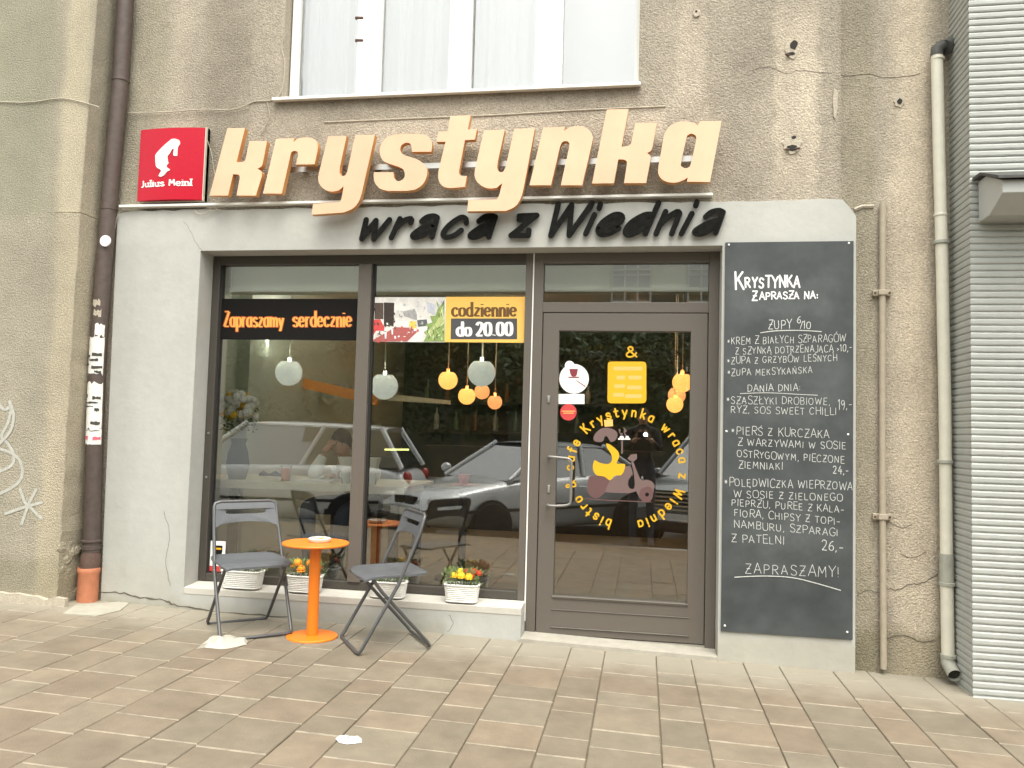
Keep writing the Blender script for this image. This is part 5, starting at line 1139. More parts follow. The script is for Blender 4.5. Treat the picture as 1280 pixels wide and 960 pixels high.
# ------------------------------------------------------------------ litter
def crumple(name, pts, label, cat, hgt, m_, seed, parentz=0):
    random.seed(seed); g = [G(a, c) for a, c in pts]; cx = sum(q.x for q in g)/len(g); cy = sum(q.y for q in g)/len(g); n = len(g)
    vs = []; rings = 5
    for j in range(rings+1):
        f = 1-j/(rings+.6)
        for q in g:
            x, y = cx+(q.x-cx)*f, cy+(q.y-cy)*f
            z = gz(x)+.002+(0 if j == 0 else hgt*min(1, .5+.15*j)*random.uniform(.35, 1.05)); vs.append((x+random.uniform(-.006, .006)*(j > 0), y+random.uniform(-.006, .006)*(j > 0), z))
    fs = [(j*n+i, j*n+(i+1) % n, (j+1)*n+(i+1) % n, (j+1)*n+i) for j in range(rings) for i in range(n)]+[tuple(range(rings*n, rings*n+n))]
    a = sum(g[i].x*g[(i+1) % n].y-g[(i+1) % n].x*g[i].y for i in range(n))
    if a < 0: fs = [tuple(reversed(f)) for f in fs]
    b = MB(); b.add(vs, fs); o = b.build(name, m_, smooth=35); return tag(o, label, cat)
crumple('crumpled_cloth', [(244, 812), (256, 805), (262, 797), (272, 799), (282, 798), (290, 795), (300, 799), (310, 802), (308, 806), (296, 809), (286, 811), (276, 812), (266, 811), (256, 810)], 'crumpled off white cloth lying at the front foot of the left chair', 'cloth', .035, M['cloth'], 3)
crumple('paper_litter', [(419, 924), (424, 920), (432, 922), (440, 921), (447, 922), (453, 925), (452, 929), (444, 930), (434, 931), (424, 929)], 'small scrap of white paper litter on the paving in front', 'litter', .012, mm('litter_paper', (.55, .56, .54)), 4)
random.seed(9)

# ------------------------------------------------------------------ inside the cafe
M['iwall'] = mat('dark_olive_wall', (.085, .088, .06), .8, noise=.2, nscale=2); M['ilight'] = mat('pale_inner_wall', (.50, .53, .46), .8)
M['ifloor'] = mat('brown_wood_floor', (.26, .21, .15), .6, noise=.2, nscale=6); M['iceil'] = mat('pale_ceiling', (.60, .60, .54), .9)
M['dglass'] = glass_mat('drinking_glass', .06); M['wood'] = mat('pale_table_wood', (.58, .55, .42), .5, noise=.12, nscale=12); M['dwood'] = mat('dark_bar_wood', (.06, .045, .03), .5, noise=.2, nscale=10)
FI = .17; IX0, IX1, IY1, IZ1 = -3.35, 1.3, 6.0, 2.95
b = MB(); b.box(IX0, IX1, .341, IY1, FI-.1, FI); b.build('cafe_floor', M['ifloor'], kind='structure')
b = MB(); b.box(XL-.2, XR+.3, YF+.0711, .3405, FI-.12, FI-.001) ; b.build('inner_threshold', M['sillc'], kind='structure')
b = MB(); b.box(IX0, IX1, .341, IY1, IZ1, IZ1+.1); b.build('cafe_ceiling', M['iceil'], kind='structure')
b = MB(); b.box(IX0-.1, IX0, .341, IY1, FI-.1, IZ1+.1); b.build('cafe_side_wall', M['ilight'], kind='structure')
b = MB(); b.box(IX1, IX1+.1, .341, IY1, FI-.1, IZ1+.1); b.build('cafe_side_wall', M['iwall'], kind='structure')
b = MB(); b.box(IX0-.1, IX1+.1, IY1, IY1+.1, FI-.1, IZ1+.1); b.build('cafe_back_wall', M['iwall'], kind='structure')
b = MB(); b.box(IX0-.2, IX1+.2, .35, 6.2, IZ1+.11, IZ1+.2); b.box(IX0-.2, IX1+.2, 6.15, 6.25, 0, TOPZ); b.box(IX0-.22, IX0-.12, .35, 6.2, -.1, TOPZ); b.box(IX1+.12, IX1+.22, .35, 6.2, -.1, TOPZ); b.box(-7, 5, .3, 6.3, TOPZ-.05, TOPZ+.05); b.build_each('upper_storey_shell', M['iceil'], bld)
def at_i(px, py, Y): return P(px, py, Y)
zbk = (P(360, 364, .42).z+P(780, 362, .42).z)/2
b = MB(); b.box(IX0+.003, IX1-.003, .42, .60, zbk, IZ1-.004); b.build('band_brightener', mat('band_brightener_pale', (.80, .82, .70), .8), kind='structure')  # added panel, brightens the pale reflected band at the top of the glass
# table at the window
wt = thing('window_table', (at_i(330, 600, 1.0).x, 1.0, FI), 'long pale wooden table inside behind the left window pane', 'table')
tz = P(350, 603, .45).z; tx1 = P(560, 600, 1.2).x
b = MB(); b.box(IX0+.005, -1.62, .45, 1.25, tz-.055, tz); b.build('tabletop', M['wood'], wt, bevel=.006)
for x, y in ((IX0+.1, .55), (-1.72, .55), (-1.72, 1.15), (IX0+.1, 1.15)): b = MB(); b.box(x-.03, x+.03, y-.03, y+.03, FI, tz-.055); b.build('leg', M['dwood'], wt)
c = P(357, 601, .62); b = MB(); b.lathe([(.030, 0), (.041, .11)], (c.x, .62, tz), 16); t = b.build('drink_glass', M['dglass']); tag(t, 'glass of orange juice on the window table', 'drink')
b = MB(); b.lathe([(.028, .004), (.037, .095), (.0001, .095)], (c.x, .62, tz), 16); b.build('juice', mat('orange_juice', (.80, .27, .05), .3), t)
c = P(338, 592, .95); b = MB(); b.tube([(c.x-.09, .95, tz+.015), (c.x-.05, .93, tz+.03), (c.x, .93, tz+.018), (c.x+.05, .93, tz+.03), (c.x+.09, .95, tz+.015)], [.008, .022, .008, .022, .008], 8); tag(b.build('sunglasses', M['blackprint']), 'black sunglasses lying beside the orange juice', 'sunglasses')
c = P(402, 604, .66); b = MB(); b.box(c.x-.17, c.x+.10, .56, .74, tz, tz+.018); o = b.build('magazine', M['paper'], bevel=.003); tag(o, 'white open magazine in front of the seated person', 'magazine')
for px, lb_ in ((432, 'folded white paper napkin cone left of the window post'), (465, 'folded white paper napkin cone right of the window post')):
    c = P(px, 604, .60); t = thing('napkin_glass', (c.x, .60, tz), lb_, 'napkins'); zz = tz if px < 450 else tz
    b = MB(); b.lathe([(.020, .0), (.028, .06), (.062, .19), (.05, .175), (.012, .05)], (0, 0, 0), 9); b.build('napkin', M['whiteprint'], t, local=True)
    b = MB(); b.lathe([(.030, 0), (.034, .08)], (0, 0, 0), 12); b.build('glass', M['dglass'], t, local=True)
# vase of white flowers
c = P(300, 520, .60); vz = tz
fl = thing('flower_vase', (c.x, .60, vz), 'dark vase with a big bunch of white and yellow flowers on the window table', 'flowers')
b = MB(); b.lathe([(.0001, 0), (.06, 0), (.085, .10), (.07, .20), (.05, .26), (.06, .30)], (0, 0, 0), 18); b.build('vase', M['iwall'], fl, smooth=40, local=True)
zt_ = P(298, 507, .60).z-vz; random.seed(3)
b = MB()
for i in range(300):
    a, r = random.uniform(0, 2*PI), .15*math.sqrt(random.random()); q = Vector((math.cos(a)*r, math.sin(a)*r*.6, zt_-.06+random.uniform(-.12, .09))); s_ = Vector((random.uniform(-1, 1), random.uniform(-1, 1), random.uniform(-1, 1))).normalized()*.03
    u = s_.cross(Vector((.3, .5, .8))).normalized()*.012; b.add([q, q+s_*.5+u, q+s_, q+s_*.5-u], [(0, 1, 2, 3)])
b.build('foliage', M['leaf'], fl, local=True, kind='stuff')
for i in range(90):
    a, r = random.uniform(0, 2*PI), .155*math.sqrt(random.random()); q = Vector((math.cos(a)*r, math.sin(a)*r*.5-.05, zt_+random.uniform(-.13, .10)*(1-r*2)+.01)); b = MB(); b.blob(q, random.uniform(.020, .034), 7, 4)
    b.build('blossom', M['whiteprint'] if i % 6 else M['petalY'], fl, local=True)
for i in range(6): q = Vector((-.13+random.uniform(-.03, .02), -.05, zt_+.0+random.uniform(-.03, .03))); b = MB(); b.blob(q, .024, 7, 4); b.build('blossom', M['maroon'], fl, local=True)
# pendant lamps
M['lampoff_glow'] = mat('unlit_globe_glow', (.62, .64, .58), .35, emit=(.8, .85, .75, .20)); M['lampon'] = mat('lit_globe', (.8, .5, .2), .4, emit=(1.0, .40, .09, .75)); M['lampdim'] = mat('amber_globe', (.6, .35, .15), .4, emit=(1.0, .37, .12, .5))  # white globes are unlit; their glow is painted in by emission
EN = {'lampoff_glow': 30, 'lampon': 22, 'lampdim': 12}
def pend(px, py, r_px, Y, mk, label, grp):
    c = P(px, py, Y); r = r_px/FPX*(Y-CAM.y)*1.02; t = thing('pendant_lamp', (c.x, Y, c.z+r*.7), label, 'lamp', grp)
    b = MB(); b.lathe([(max(1e-7, r*math.sin(a_)), -r*math.cos(a_)) for a_ in [2.50*i_/14 for i_ in range(15)]], c, 24); b.f = [f for f in b.f if len(f) < 20]; b.mi = [0]*len(b.f); b.build('globe', M[mk], t, smooth=50)
    ld = bpy.data.lights.new('bulb_fill_light', 'POINT'); ld.energy = EN[mk]; ld.color = (1, .97, .90) if mk == 'lampoff_glow' else (1, .70, .42); ld.shadow_soft_size = r*.2; lo = bpy.data.objects.new('bulb_fill_light', ld); col.objects.link(lo); lo.location = c+Vector((0, 0, r*.02))  # amber globes are lit; light in the white ones is added cafe fill
    b = MB(); b.tube([c+Vector((0, 0, r*.82)), (c.x, Y, IZ1)], .0045, 5); b.build('cord', M['greypipe'], t)
    b = MB(); b.lathe([(.016, 0), (.016, .04)], (c.x, Y, c.z+r*.80), 10); b.build('cap', M['greypipe'], t)
pend(361, 465.5, 17.3, 1.7, 'lampoff_glow', 'white globe lamp in the left pane under the black banner', 'white globe lamps')
pend(480.5, 482.5, 17.3, 1.7, 'lampoff_glow', 'white globe lamp in the middle pane beside the window post', 'white globe lamps')
pend(602, 466, 17.3, 1.7, 'lampoff_glow', 'white globe lamp hanging above the cluster of amber lamps', 'white globe lamps')
pend(560, 475, 12, 3.0, 'lampon', 'brightest amber globe lamp, highest and leftmost of the amber cluster', 'amber globe lamps')
pend(583.5, 495, 10.8, 3.2, 'lampon', 'second amber globe lamp of the cluster, touching its dimmer neighbour', 'amber globe lamps')
pend(602.5, 489.5, 9.6, 3.6, 'lampdim', 'dim amber globe lamp directly below the white globe', 'amber globe lamps')
pend(618.5, 502.5, 9.2, 3.8, 'lampdim', 'lowest and rightmost amber globe lamp in the middle pane', 'amber globe lamps')
pend(853, 478, 12, 2.6, 'lampon', 'upper amber globe lamp seen through the right side of the door glass', 'amber globe lamps')
pend(846, 494, 10.5, 3.1, 'lampdim', 'middle amber globe lamp seen through the door glass', 'amber globe lamps')
pend(843.5, 505.5, 10, 2.9, 'lampon', 'lowest amber globe lamp seen through the door glass', 'amber globe lamps')
b = MB(); p0, p1 = P(255, 470, 1.27), P(311, 470, 1.27); b.box(p0.x, p1.x, 1.27, 1.6, FI, IZ1-.01); b.build('cafe_pillar', M['ilight'], kind='structure')
# bar with shelf of bottles
bar = thing('bar_counter', (-1.0, 4.3, FI), 'dark wooden bar counter deep inside the cafe', 'bar')
b = MB(); b.box(-2.4, .2, 4.0, 4.5, FI, 1.05); b.build('front', M['dwood'], bar); b = MB(); b.box(-2.45, .25, 3.95, 4.55, 1.05, 1.10); b.build('top', M['dwood'], bar)
sh = thing('bottle_shelf', (-1.5, 5.6, 1.2), 'shelf with rows of bottles and glasses on the back wall of the cafe', 'shelf')
b = MB(); b.box(-3.0, -.6, 5.6, 5.99, 1.24, 1.28); b.box(-3.0, -.6, 5.6, 5.99, 1.64, 1.67); b.build_each('board', M['dwood'], sh)
bm = [mat('green_bottle', (.16, .22, .12), .15), mat('clear_bottle', (.45, .46, .40), .1), mat('amber_bottle', (.25, .13, .05), .15)]
random.seed(6); ORD = ['first', 'second', 'third', 'fourth', 'fifth', 'sixth', 'seventh', 'eighth', 'ninth']
for i in range(17):
    b = MB(); h = random.uniform(.22, .32); b.lathe([(.038, 0), (.038, h*.6), (.014, h*.78), (.014, h)], (0, 0, 0), 10); o = b.build('bottle', bm[i % 3], None, smooth=40); o.location = (-2.92+i*.137, 5.72, 1.28 if i % 2 else 1.67)
    tag(o, ORD[i//2]+(' green', ' clear', ' amber')[i % 3]+' bottle from the left on the '+('lower' if i % 2 else 'upper')+' back shelf of the cafe', 'bottle', 'bottles on the cafe back shelf')
pn = MB(); a, c = P(572, 556, 5.8), P(614, 556, 5.8); pn.box(a.x, c.x, 5.90, 5.99, FI, P(590, 518, 5.8).z); o = pn.build('wooden_panel', mat('brown_panel', (.14, .095, .05), .6, noise=.15, nscale=8)); tag(o, 'brown wooden panel on the cafe back wall right of the bottles', 'panel')
b = MB(); p0, p1 = P(305, 462, 2.6), P(470, 500, 2.6); b.hexa([(p0.x, 2.6, p0.z-.05), (p1.x, 2.6, p1.z-.05), (p1.x, 2.6, p1.z+.05), (p0.x, 2.6, p0.z+.05)], [(p0.x, 2.66, p0.z-.05), (p1.x, 2.66, p1.z-.05), (p1.x, 2.66, p1.z+.05), (p0.x, 2.66, p0.z+.05)]); o = b.build('orange_beam', mat('orange_board', (.85, .33, .08), .6, noise=.1, nscale=8)); tag(o, 'slanting orange board across the back of the left pane', 'board')
b = MB(); p0, p1 = P(440, 493, 3.4), P(562, 503, 3.4); b.hexa([(p0.x, 3.4, p0.z-.04), (p1.x, 3.4, p1.z-.02), (p1.x, 3.4, p1.z+.02), (p0.x, 3.4, p0.z+.05)], [(p0.x, 3.45, p0.z-.04), (p1.x, 3.45, p1.z-.02), (p1.x, 3.45, p1.z+.02), (p0.x, 3.45, p0.z+.05)]); o = b.build('beige_canopy', M['wood']); tag(o, 'long beige board over the bar behind the middle pane', 'board')
b = MB(); c = P(420, 489, 3.0); b.box(c.x-.14, c.x+.14, 3.0, 3.1, c.z-.07, c.z+.07); o = b.build('picture', mat('faded_picture', (.36, .36, .30), .6, noise=.4, nscale=20)); tag(o, 'small pale picture below the orange board', 'picture')
def red_chair(px, py, Y, label):
    c = P(px, py, Y); t = thing('cafe_chair', (c.x, Y, FI), label, 'chair', 'red chairs inside the cafe'); r_ = M['redprint']
    b = MB(); b.box(-.21, .21, -.2, .2, .44, .47); b.build('seat', r_, t, local=True, bevel=.01); b = MB(); b.box(-.21, .21, .18, .21, .60, .92); b.build('backrest', r_, t, local=True, bevel=.01)
    for x in (-.19, .19):
        for y in (-.18, .19): b = MB(); b.tube([(x, y, 0), (x, y, .44 if y < 0 else .9)], .012, 6); b.build('leg', M['chairmetal'], t, local=True)
    return t
red_chair(390, 530, 3.6, 'red chair inside the cafe behind the seated person')
t = thing('cafe_table', (P(580, 600, 1.0).x, 1.0, FI), 'small dark table with a red cup inside behind the middle pane', 'table')
tz2 = P(578, 607, 1.0).z
b = MB(); b.lathe([(.0001, tz2-FI-.03), (.30, tz2-FI-.03), (.30, tz2-FI), (.0001, tz2-FI)], (0, 0, 0), 28); b.build('tabletop', M['dwood'], t, local=True); b = MB(); b.lathe([(.2, 0), (.2, .02), (.03, .03), (.03, tz2-FI-.03)], (0, 0, 0), 16); b.build('pedestal', M['dwood'], t, local=True)
c = P(580, 604, .98); t = thing('red_cup', (c.x, .98, tz2), 'pinkish red cup on a saucer on the small dark table', 'cup'); b = MB(); b.lathe([(.03, .012), (.05, .085), (.045, .08), (.026, .02)], (0, 0, 0), 14); b.build('cup', mm('pink_cup', (.62, .16, .15)), t, local=True); b = MB(); b.lathe([(.0001, 0), (.05, 0), (.095, .012), (.0001, .008)], (0, 0, 0), 18); b.build('saucer', mm('pink_cup', (.62, .16, .15)), t, local=True)
M['neon'] = mat('yellow_tube', (.8, .8, .3), .4, emit=(.85, .9, .25, .9))
b = MB(); p0, p1 = P(481, 562, 4.4), P(511, 562, 4.4); b.tube([p0, p1], .010, 8); o = b.build('tube_lamp', M['neon']); tag(o, 'thin yellow green tube lamp glowing inside right of the window post', 'tube lamp')
M['ispot'] = mat('inside_bulb', (.9, .9, .85), .4, emit=(1, .97, .9, 14))

# ------------------------------------------------------------------ people
def grow(joints, edges, root, sub=2):
    names = list(joints); me = bpy.data.meshes.new('skin'); me.from_pydata([joints[n][0] for n in names], [(names.index(a), names.index(c)) for a, c in edges], [])
    o = bpy.data.objects.new('skin', me); col.objects.link(o); md = o.modifiers.new('skin', 'SKIN'); md.use_smooth_shade = True; md.branch_smoothing = .3
    sv = me.skin_vertices[0].data
    for i, n in enumerate(names):
        r = joints[n][1]; r = r if isinstance(r, tuple) else (r, r); sv[i].radius = r; sv[i].use_root = (n == root)
    s_ = o.modifiers.new('sub', 'SUBSURF'); s_.levels = sub; s_.render_levels = sub
    dg = bpy.context.evaluated_depsgraph_get(); e = o.evaluated_get(dg); m2 = bpy.data.meshes.new_from_object(e)
    vs = [tuple(v.co) for v in m2.vertices]; fs = [tuple(p.vertices) for p in m2.polygons]; bpy.data.objects.remove(o); return vs, fs
def hand(wrist, d, palm_n, spread, curl, s_=1.0, thumb=1):
    """five skinned finger chains and a palm; d = finger direction, palm_n = palm normal"""
    wrist = Vector(wrist); d = Vector(d).normalized(); pn_ = Vector(palm_n); pn_ = (pn_-d*pn_.dot(d)).normalized(); sd_ = d.cross(pn_)*thumb
    J = {'w': (wrist, .024*s_), 'p': (wrist+d*.05*s_, (.036*s_, .018*s_)), 'k': (wrist+d*.085*s_, (.036*s_, .015*s_))}; E_ = [('w', 'p'), ('p', 'k')]
    out = [grow(J, E_, 'w', 1)]
    for i, (off, ln) in enumerate(((.030, .072), (.010, .080), (-.010, .075), (-.029, .060))):
        b0 = wrist+d*.075*s_+sd_*off*s_; dd = (d+sd_*off*spread*8).normalized(); pts = [b0]; cur = dd
        for q in range(3): cur = (cur+pn_*curl*(.5+.3*q)).normalized(); pts.append(pts[-1]+cur*ln*s_*(.45, .32, .25)[q])
        out.append(grow({str(j): (p_, (.0095-.0012*j)*s_) for j, p_ in enumerate(pts)}, [(str(j), str(j+1)) for j in range(3)], '0', 1))
    b0 = wrist+d*.02*s_+sd_*.026*s_; t1 = b0+(d*.5+sd_*.8+pn_*.3).normalized()*.04*s_; t2 = t1+(d*.9+sd_*.4+pn_*.4).normalized()*.035*s_
    out.append(grow({'0': (b0, .013*s_), '1': (t1, .0105*s_), '2': (t2, .0085*s_)}, [('0', '1'), ('1', '2')], '0', 1))
    return out
def person(label, J, E_, root, head, face, mats_, zones, hands, hairm, hair_long=False):
    hv = Vector(head); fv = Vector(face).normalized(); up = Vector((0, 0, 1)); rt = fv.cross(up).normalized(); upv = rt.cross(fv)
    t = thing('person', (hv.x, hv.y, min(J[n][0][2] for n in J)), label, 'person')
    b = MB(); vs, fs = grow(J, E_, root); b.add(vs, fs)
    # head: an egg with brow, nose, chin joined into the same mesh
    n, k = 20, 16; vs = []
    for j in range(k+1):
        th = -PI/2+PI*j/k
        for i in range(n):
            a = 2*PI*i/n; x, y, z = math.cos(th)*math.cos(a), math.cos(th)*math.sin(a), math.sin(th)   # y = forwards
            X, Y_, Z_h = x*.076, y*.094, z*.115
            if z < 0: X *= 1-.30*(-z); Y_ = Y_*(1-.12*(-z))+.012*(-z)
            if y > .6 and abs(x) < .22 and -.35 < z < .12: Y_ += .022*(1-abs(x)/.22)*(1-abs(z+.12)/.25 if abs(z+.12) < .25 else 0)
            if y > .5 and .05 < z < .25 and .15 < abs(x) < .55: Y_ -= .007
            vs.append(hv+rt*X+fv*Y_+upv*Z_h)
    b.add(vs, [(j*n+i, j*n+(i+1) % n, (j+1)*n+(i+1) % n, (j+1)*n+i) for j in range(k) for i in range(n)])
    for s_ in (-1, 1): vs_, c_ = [], hv+rt*s_*.077-upv*.005-fv*.005; mb = MB(); mb.blob((0, 0, 0), .02, 8, 6, (.35, .8, 1.5)); b.add([c_+rt*v[0]+fv*v[1]+upv*v[2] for v in mb.v], mb.f)
    for h in hands:
        for v_, f_ in hand(*h[:5], **h[5]): b.add(v_, f_)
    mi = []
    for f in b.f:
        c = sum((Vector(b.v[i]) for i in f), Vector())/len(f); mi.append(zones(c))
    b.mi = mi; b.build('body', mats_, t, smooth=80)
    for s_ in (-1, 1):
        e = hv+rt*s_*.030+fv*.083+upv*.018; mb = MB(); mb.blob(e, .011, 8, 6, (1, 1, .7)); mb.build('eye', M['ceramic'], t)
        mb = MB(); mb.blob(e+fv*.0075, .0055, 8, 6); mb.build('pupil', M['blackprint'], t); mb = MB(); mb.tube([e+rt*-.016+upv*.017+fv*.003, e+upv*.021+fv*.007, e+rt*.016+upv*.017+fv*.003], .0035, 5); mb.build('eyebrow', hairm, t)
    mb = MB(); mb.tube([hv+fv*.086-upv*.055-rt*.022, hv+fv*.097-upv*.053, hv+fv*.086-upv*.055+rt*.022], [.003, .0065, .003], 6); mb.build('mouth', M['lip'], t)
    mb = MB(); vs = []; n, k = 20, 10                      # hair cap
    for j in range(k+1):
        th = -PI*.12+(PI*.62)*j/k
        for i in range(n):
            a = 2*PI*i/n; x, y, z = math.cos(th)*math.cos(a), math.cos(th)*math.sin(a), math.sin(th); lift = max(0, y)*.62*(1-j/k)
            th2 = th+lift*1.2; x, y, z = math.cos(th2)*math.cos(a), math.cos(th2)*math.sin(a), math.sin(th2); q = 1+.03*math.sin(i*2.7+j*1.3)
            vs.append(hv+rt*x*.083*q+fv*(y*.100*q-.004)+upv*(z*.124*q+.003))
    mb.add(vs, [(j*n+i, j*n+(i+1) % n, (j+1)*n+(i+1) % n, (j+1)*n+i) for j in range(k) for i in range(n)]); mb.build('hair', hairm, t, smooth=60)
    return t
M['skin'] = mat('skin', (.52, .30, .20), .5); M['lip'] = mat('lip', (.36, .12, .09), .5); M['shirt'] = mat('white_shirt', (.82, .83, .80), .85, noise=.08, nscale=12); M['jeans'] = mat('dark_jeans', (.04, .05, .075), .9)
M['hair'] = mat('brown_hair', (.07, .04, .022), .7, noise=.3, nscale=80); M['coat'] = mat('dark_coat', (.03, .03, .032), .85); M['shoe'] = mat('dark_shoe', (.02, .02, .02), .6)
Yp = 1.15; H = P(427, 556, .95); sh_z = H.z-.23
hx = H.x; V = Vector
J = {'pelvis': (V((hx+.10, Yp+.16, FI+.56)), (.15, .12)), 'belly': (V((hx+.09, Yp+.12, FI+.74)), (.13, .10)), 'chest': (V((hx+.05, Yp+.02, sh_z-.08)), (.18, .13)), 'collar': (V((hx+.02, Yp-.06, sh_z+.03)), (.09, .07)), 'neck': (V((hx, Yp-.14, H.z-.12)), .052), 'skull': (V((hx, .97, H.z-.03)), .055),
 'shL': (V((hx-.15, Yp-.06, sh_z-.01)), .078), 'elL': (P(391, 606, .76)+V((0, 0, .075)), .062), 'wrL': (P(406, 566, .80), .034),
 'shR': (V((hx+.20, Yp-.02, sh_z-.02)), .062), 'elR': (V((hx+.28, .90, tz+.075)), .062), 'wrR': (V((hx+.06, .72, tz+.05)), .036),
 'hipL': (V((hx-.0, Yp+.10, FI+.50)), .095), 'knL': (V((hx-.10, .58, FI+.54)), .068), 'anL': (V((hx-.06, .56, FI+.12)), .043), 'toL': (V((hx-.07, .43, FI+.05)), .04),
 'hipR': (V((hx+.18, Yp+.10, FI+.50)), .095), 'knR': (V((hx+.16, .62, FI+.50)), .068), 'anR': (V((hx+.10, .70, FI+.10)), .043), 'toR': (V((hx+.10, .57, FI+.05)), .04)}
E_ = [('pelvis', 'belly'), ('belly', 'chest'), ('chest', 'collar'), ('collar', 'neck'), ('neck', 'skull'), ('collar', 'shL'), ('shL', 'elL'), ('elL', 'wrL'), ('collar', 'shR'), ('shR', 'elR'), ('elR', 'wrR'),
      ('pelvis', 'hipL'), ('hipL', 'knL'), ('knL', 'anL'), ('anL', 'toL'), ('pelvis', 'hipR'), ('hipR', 'knR'), ('knR', 'anR'), ('anR', 'toR')]
wl, wr = J['wrL'][0], J['wrR'][0]; nk = H.z-.155
def zones(c):
    if (c-wl).length < .045 or (c-wl).dot((H-wl).normalized()) > .0 and (c-wl).length < .2 and c.z > wl.z: return 0
    if (c-wr).length < .18 and c.x < wr.x+.03 and c.z < tz+.085 and c.x > wl.x+.06: return 0
    if c.z > nk and abs(c.x-hx) < .12 and c.y > .855: return 0
    if c.z < FI+.66 and (c.y < Yp+.5): return 2 if c.z > FI+.09 or c.y > .75 else 3
    return 1
person('person in a white shirt seated at the window table with one hand on the forehead', J, E_, 'pelvis', H, (.12, -1, -.16), [M['skin'], M['shirt'], M['jeans'], M['shoe']], zones,
       [(wl, (H+V((-.02, -.05, .09)))-wl, (.3, .6, -.4), 1.0, .22, dict(s_=.95, thumb=1)), (wr, (-.9, -.25, -.1), (0, 0, -1), .8, .25, dict(s_=.95, thumb=-1))], M['hair'])
st = thing('cafe_chair', (hx+.09, Yp+.12, FI), 'dark wooden chair under the person at the window table', 'chair'); b = MB(); b.box(-.21, .21, -.2, .2, .42, .455); b.build('seat', M['dwood'], st, local=True, bevel=.01); b = MB(); b.box(-.2, .2, .19, .215, .62, .88); b.build('backrest', M['dwood'], st, local=True, bevel=.01)
for x in (-.19, .19):
    for y in (-.18, .2): b = MB(); b.box(x-.015, x+.015, y-.015, y+.015, 0, .42 if y < 0 else .88); b.build('leg', M['dwood'], st, local=True)

# the photographer, who shows as a dark reflection in the door glass
g0 = gz(0); cy0 = -5.38; Hc = V((.0, -5.28, 1.52+g0))
J = {'pelvis': (V((0, cy0, .92)), (.15, .11)), 'belly': (V((0, cy0, 1.06)), (.13, .10)), 'chest': (V((0, cy0, 1.24)), (.16, .11)), 'collar': (V((0, cy0, 1.36)), (.08, .07)), 'neck': (V((0, cy0+.03, 1.42)), .05), 'skull': (V((0, cy0+.08, 1.50)), .055),
 'shL': (V((-.18, cy0, 1.33)), .06), 'elL': (V((-.22, -5.28, 1.10)), .045), 'wrL': (V((-.085, -5.08, 1.235)), .028), 'shR': (V((.18, cy0, 1.33)), .06), 'elR': (V((.22, -5.28, 1.10)), .045), 'wrR': (V((.085, -5.08, 1.235)), .028),
 'hipL': (V((-.10, cy0, .80)), .09), 'knL': (V((-.11, cy0+.02, .36)), .062), 'anL': (V((-.12, cy0-.02, -.09)), .042), 'toL': (V((-.13, cy0+.14, -.135)), .038), 'hipR': (V((.10, cy0, .80)), .09), 'knR': (V((.11, cy0+.02, .36)), .062), 'anR': (V((.12, cy0-.02, -.09)), .042), 'toR': (V((.13, cy0+.14, -.135)), .038)}
def zones2(c):
    if c.z > 1.42: return 0
    if c.y > -5.115 and c.z > 1.15: return 0
    return 2 if c.z < .92 else 1
person('photographer in a dark coat holding up a phone on the pavement', J, E_, 'pelvis', Hc, (0, 1, -.15), [M['skin'], M['coat'], M['jeans']], zones2,
       [(V((-.085, -5.08, 1.235)), (.35, .45, .75), (1, -.2, .2), .5, .35, dict(s_=.95, thumb=1)), (V((.085, -5.08, 1.235)), (-.35, .45, .75), (-1, -.2, .2), .5, .35, dict(s_=.95, thumb=-1))], M['hair'])
ph = thing('phone', (.0, -4.975, 1.27), 'dark phone with its flash lit, held by the photographer', 'phone'); b = MB(); b.box(-.068, .068, -4.985, -4.975, 1.25, 1.32); b.build('body', M['blackprint'], ph, bevel=.003)
b = MB(); b.lathe([(.0001, -.0015), (.020, -.0012), (.020, .001)], (.03, -4.9735, 1.29), 16, 'y'); b.v = [(x, 2*-4.9735-y, z) for x, y, z in b.v]; b.build('flash', mat('phone_flash', (1, 1, 1), .5, emit=(1, .98, .92, 260)), ph)
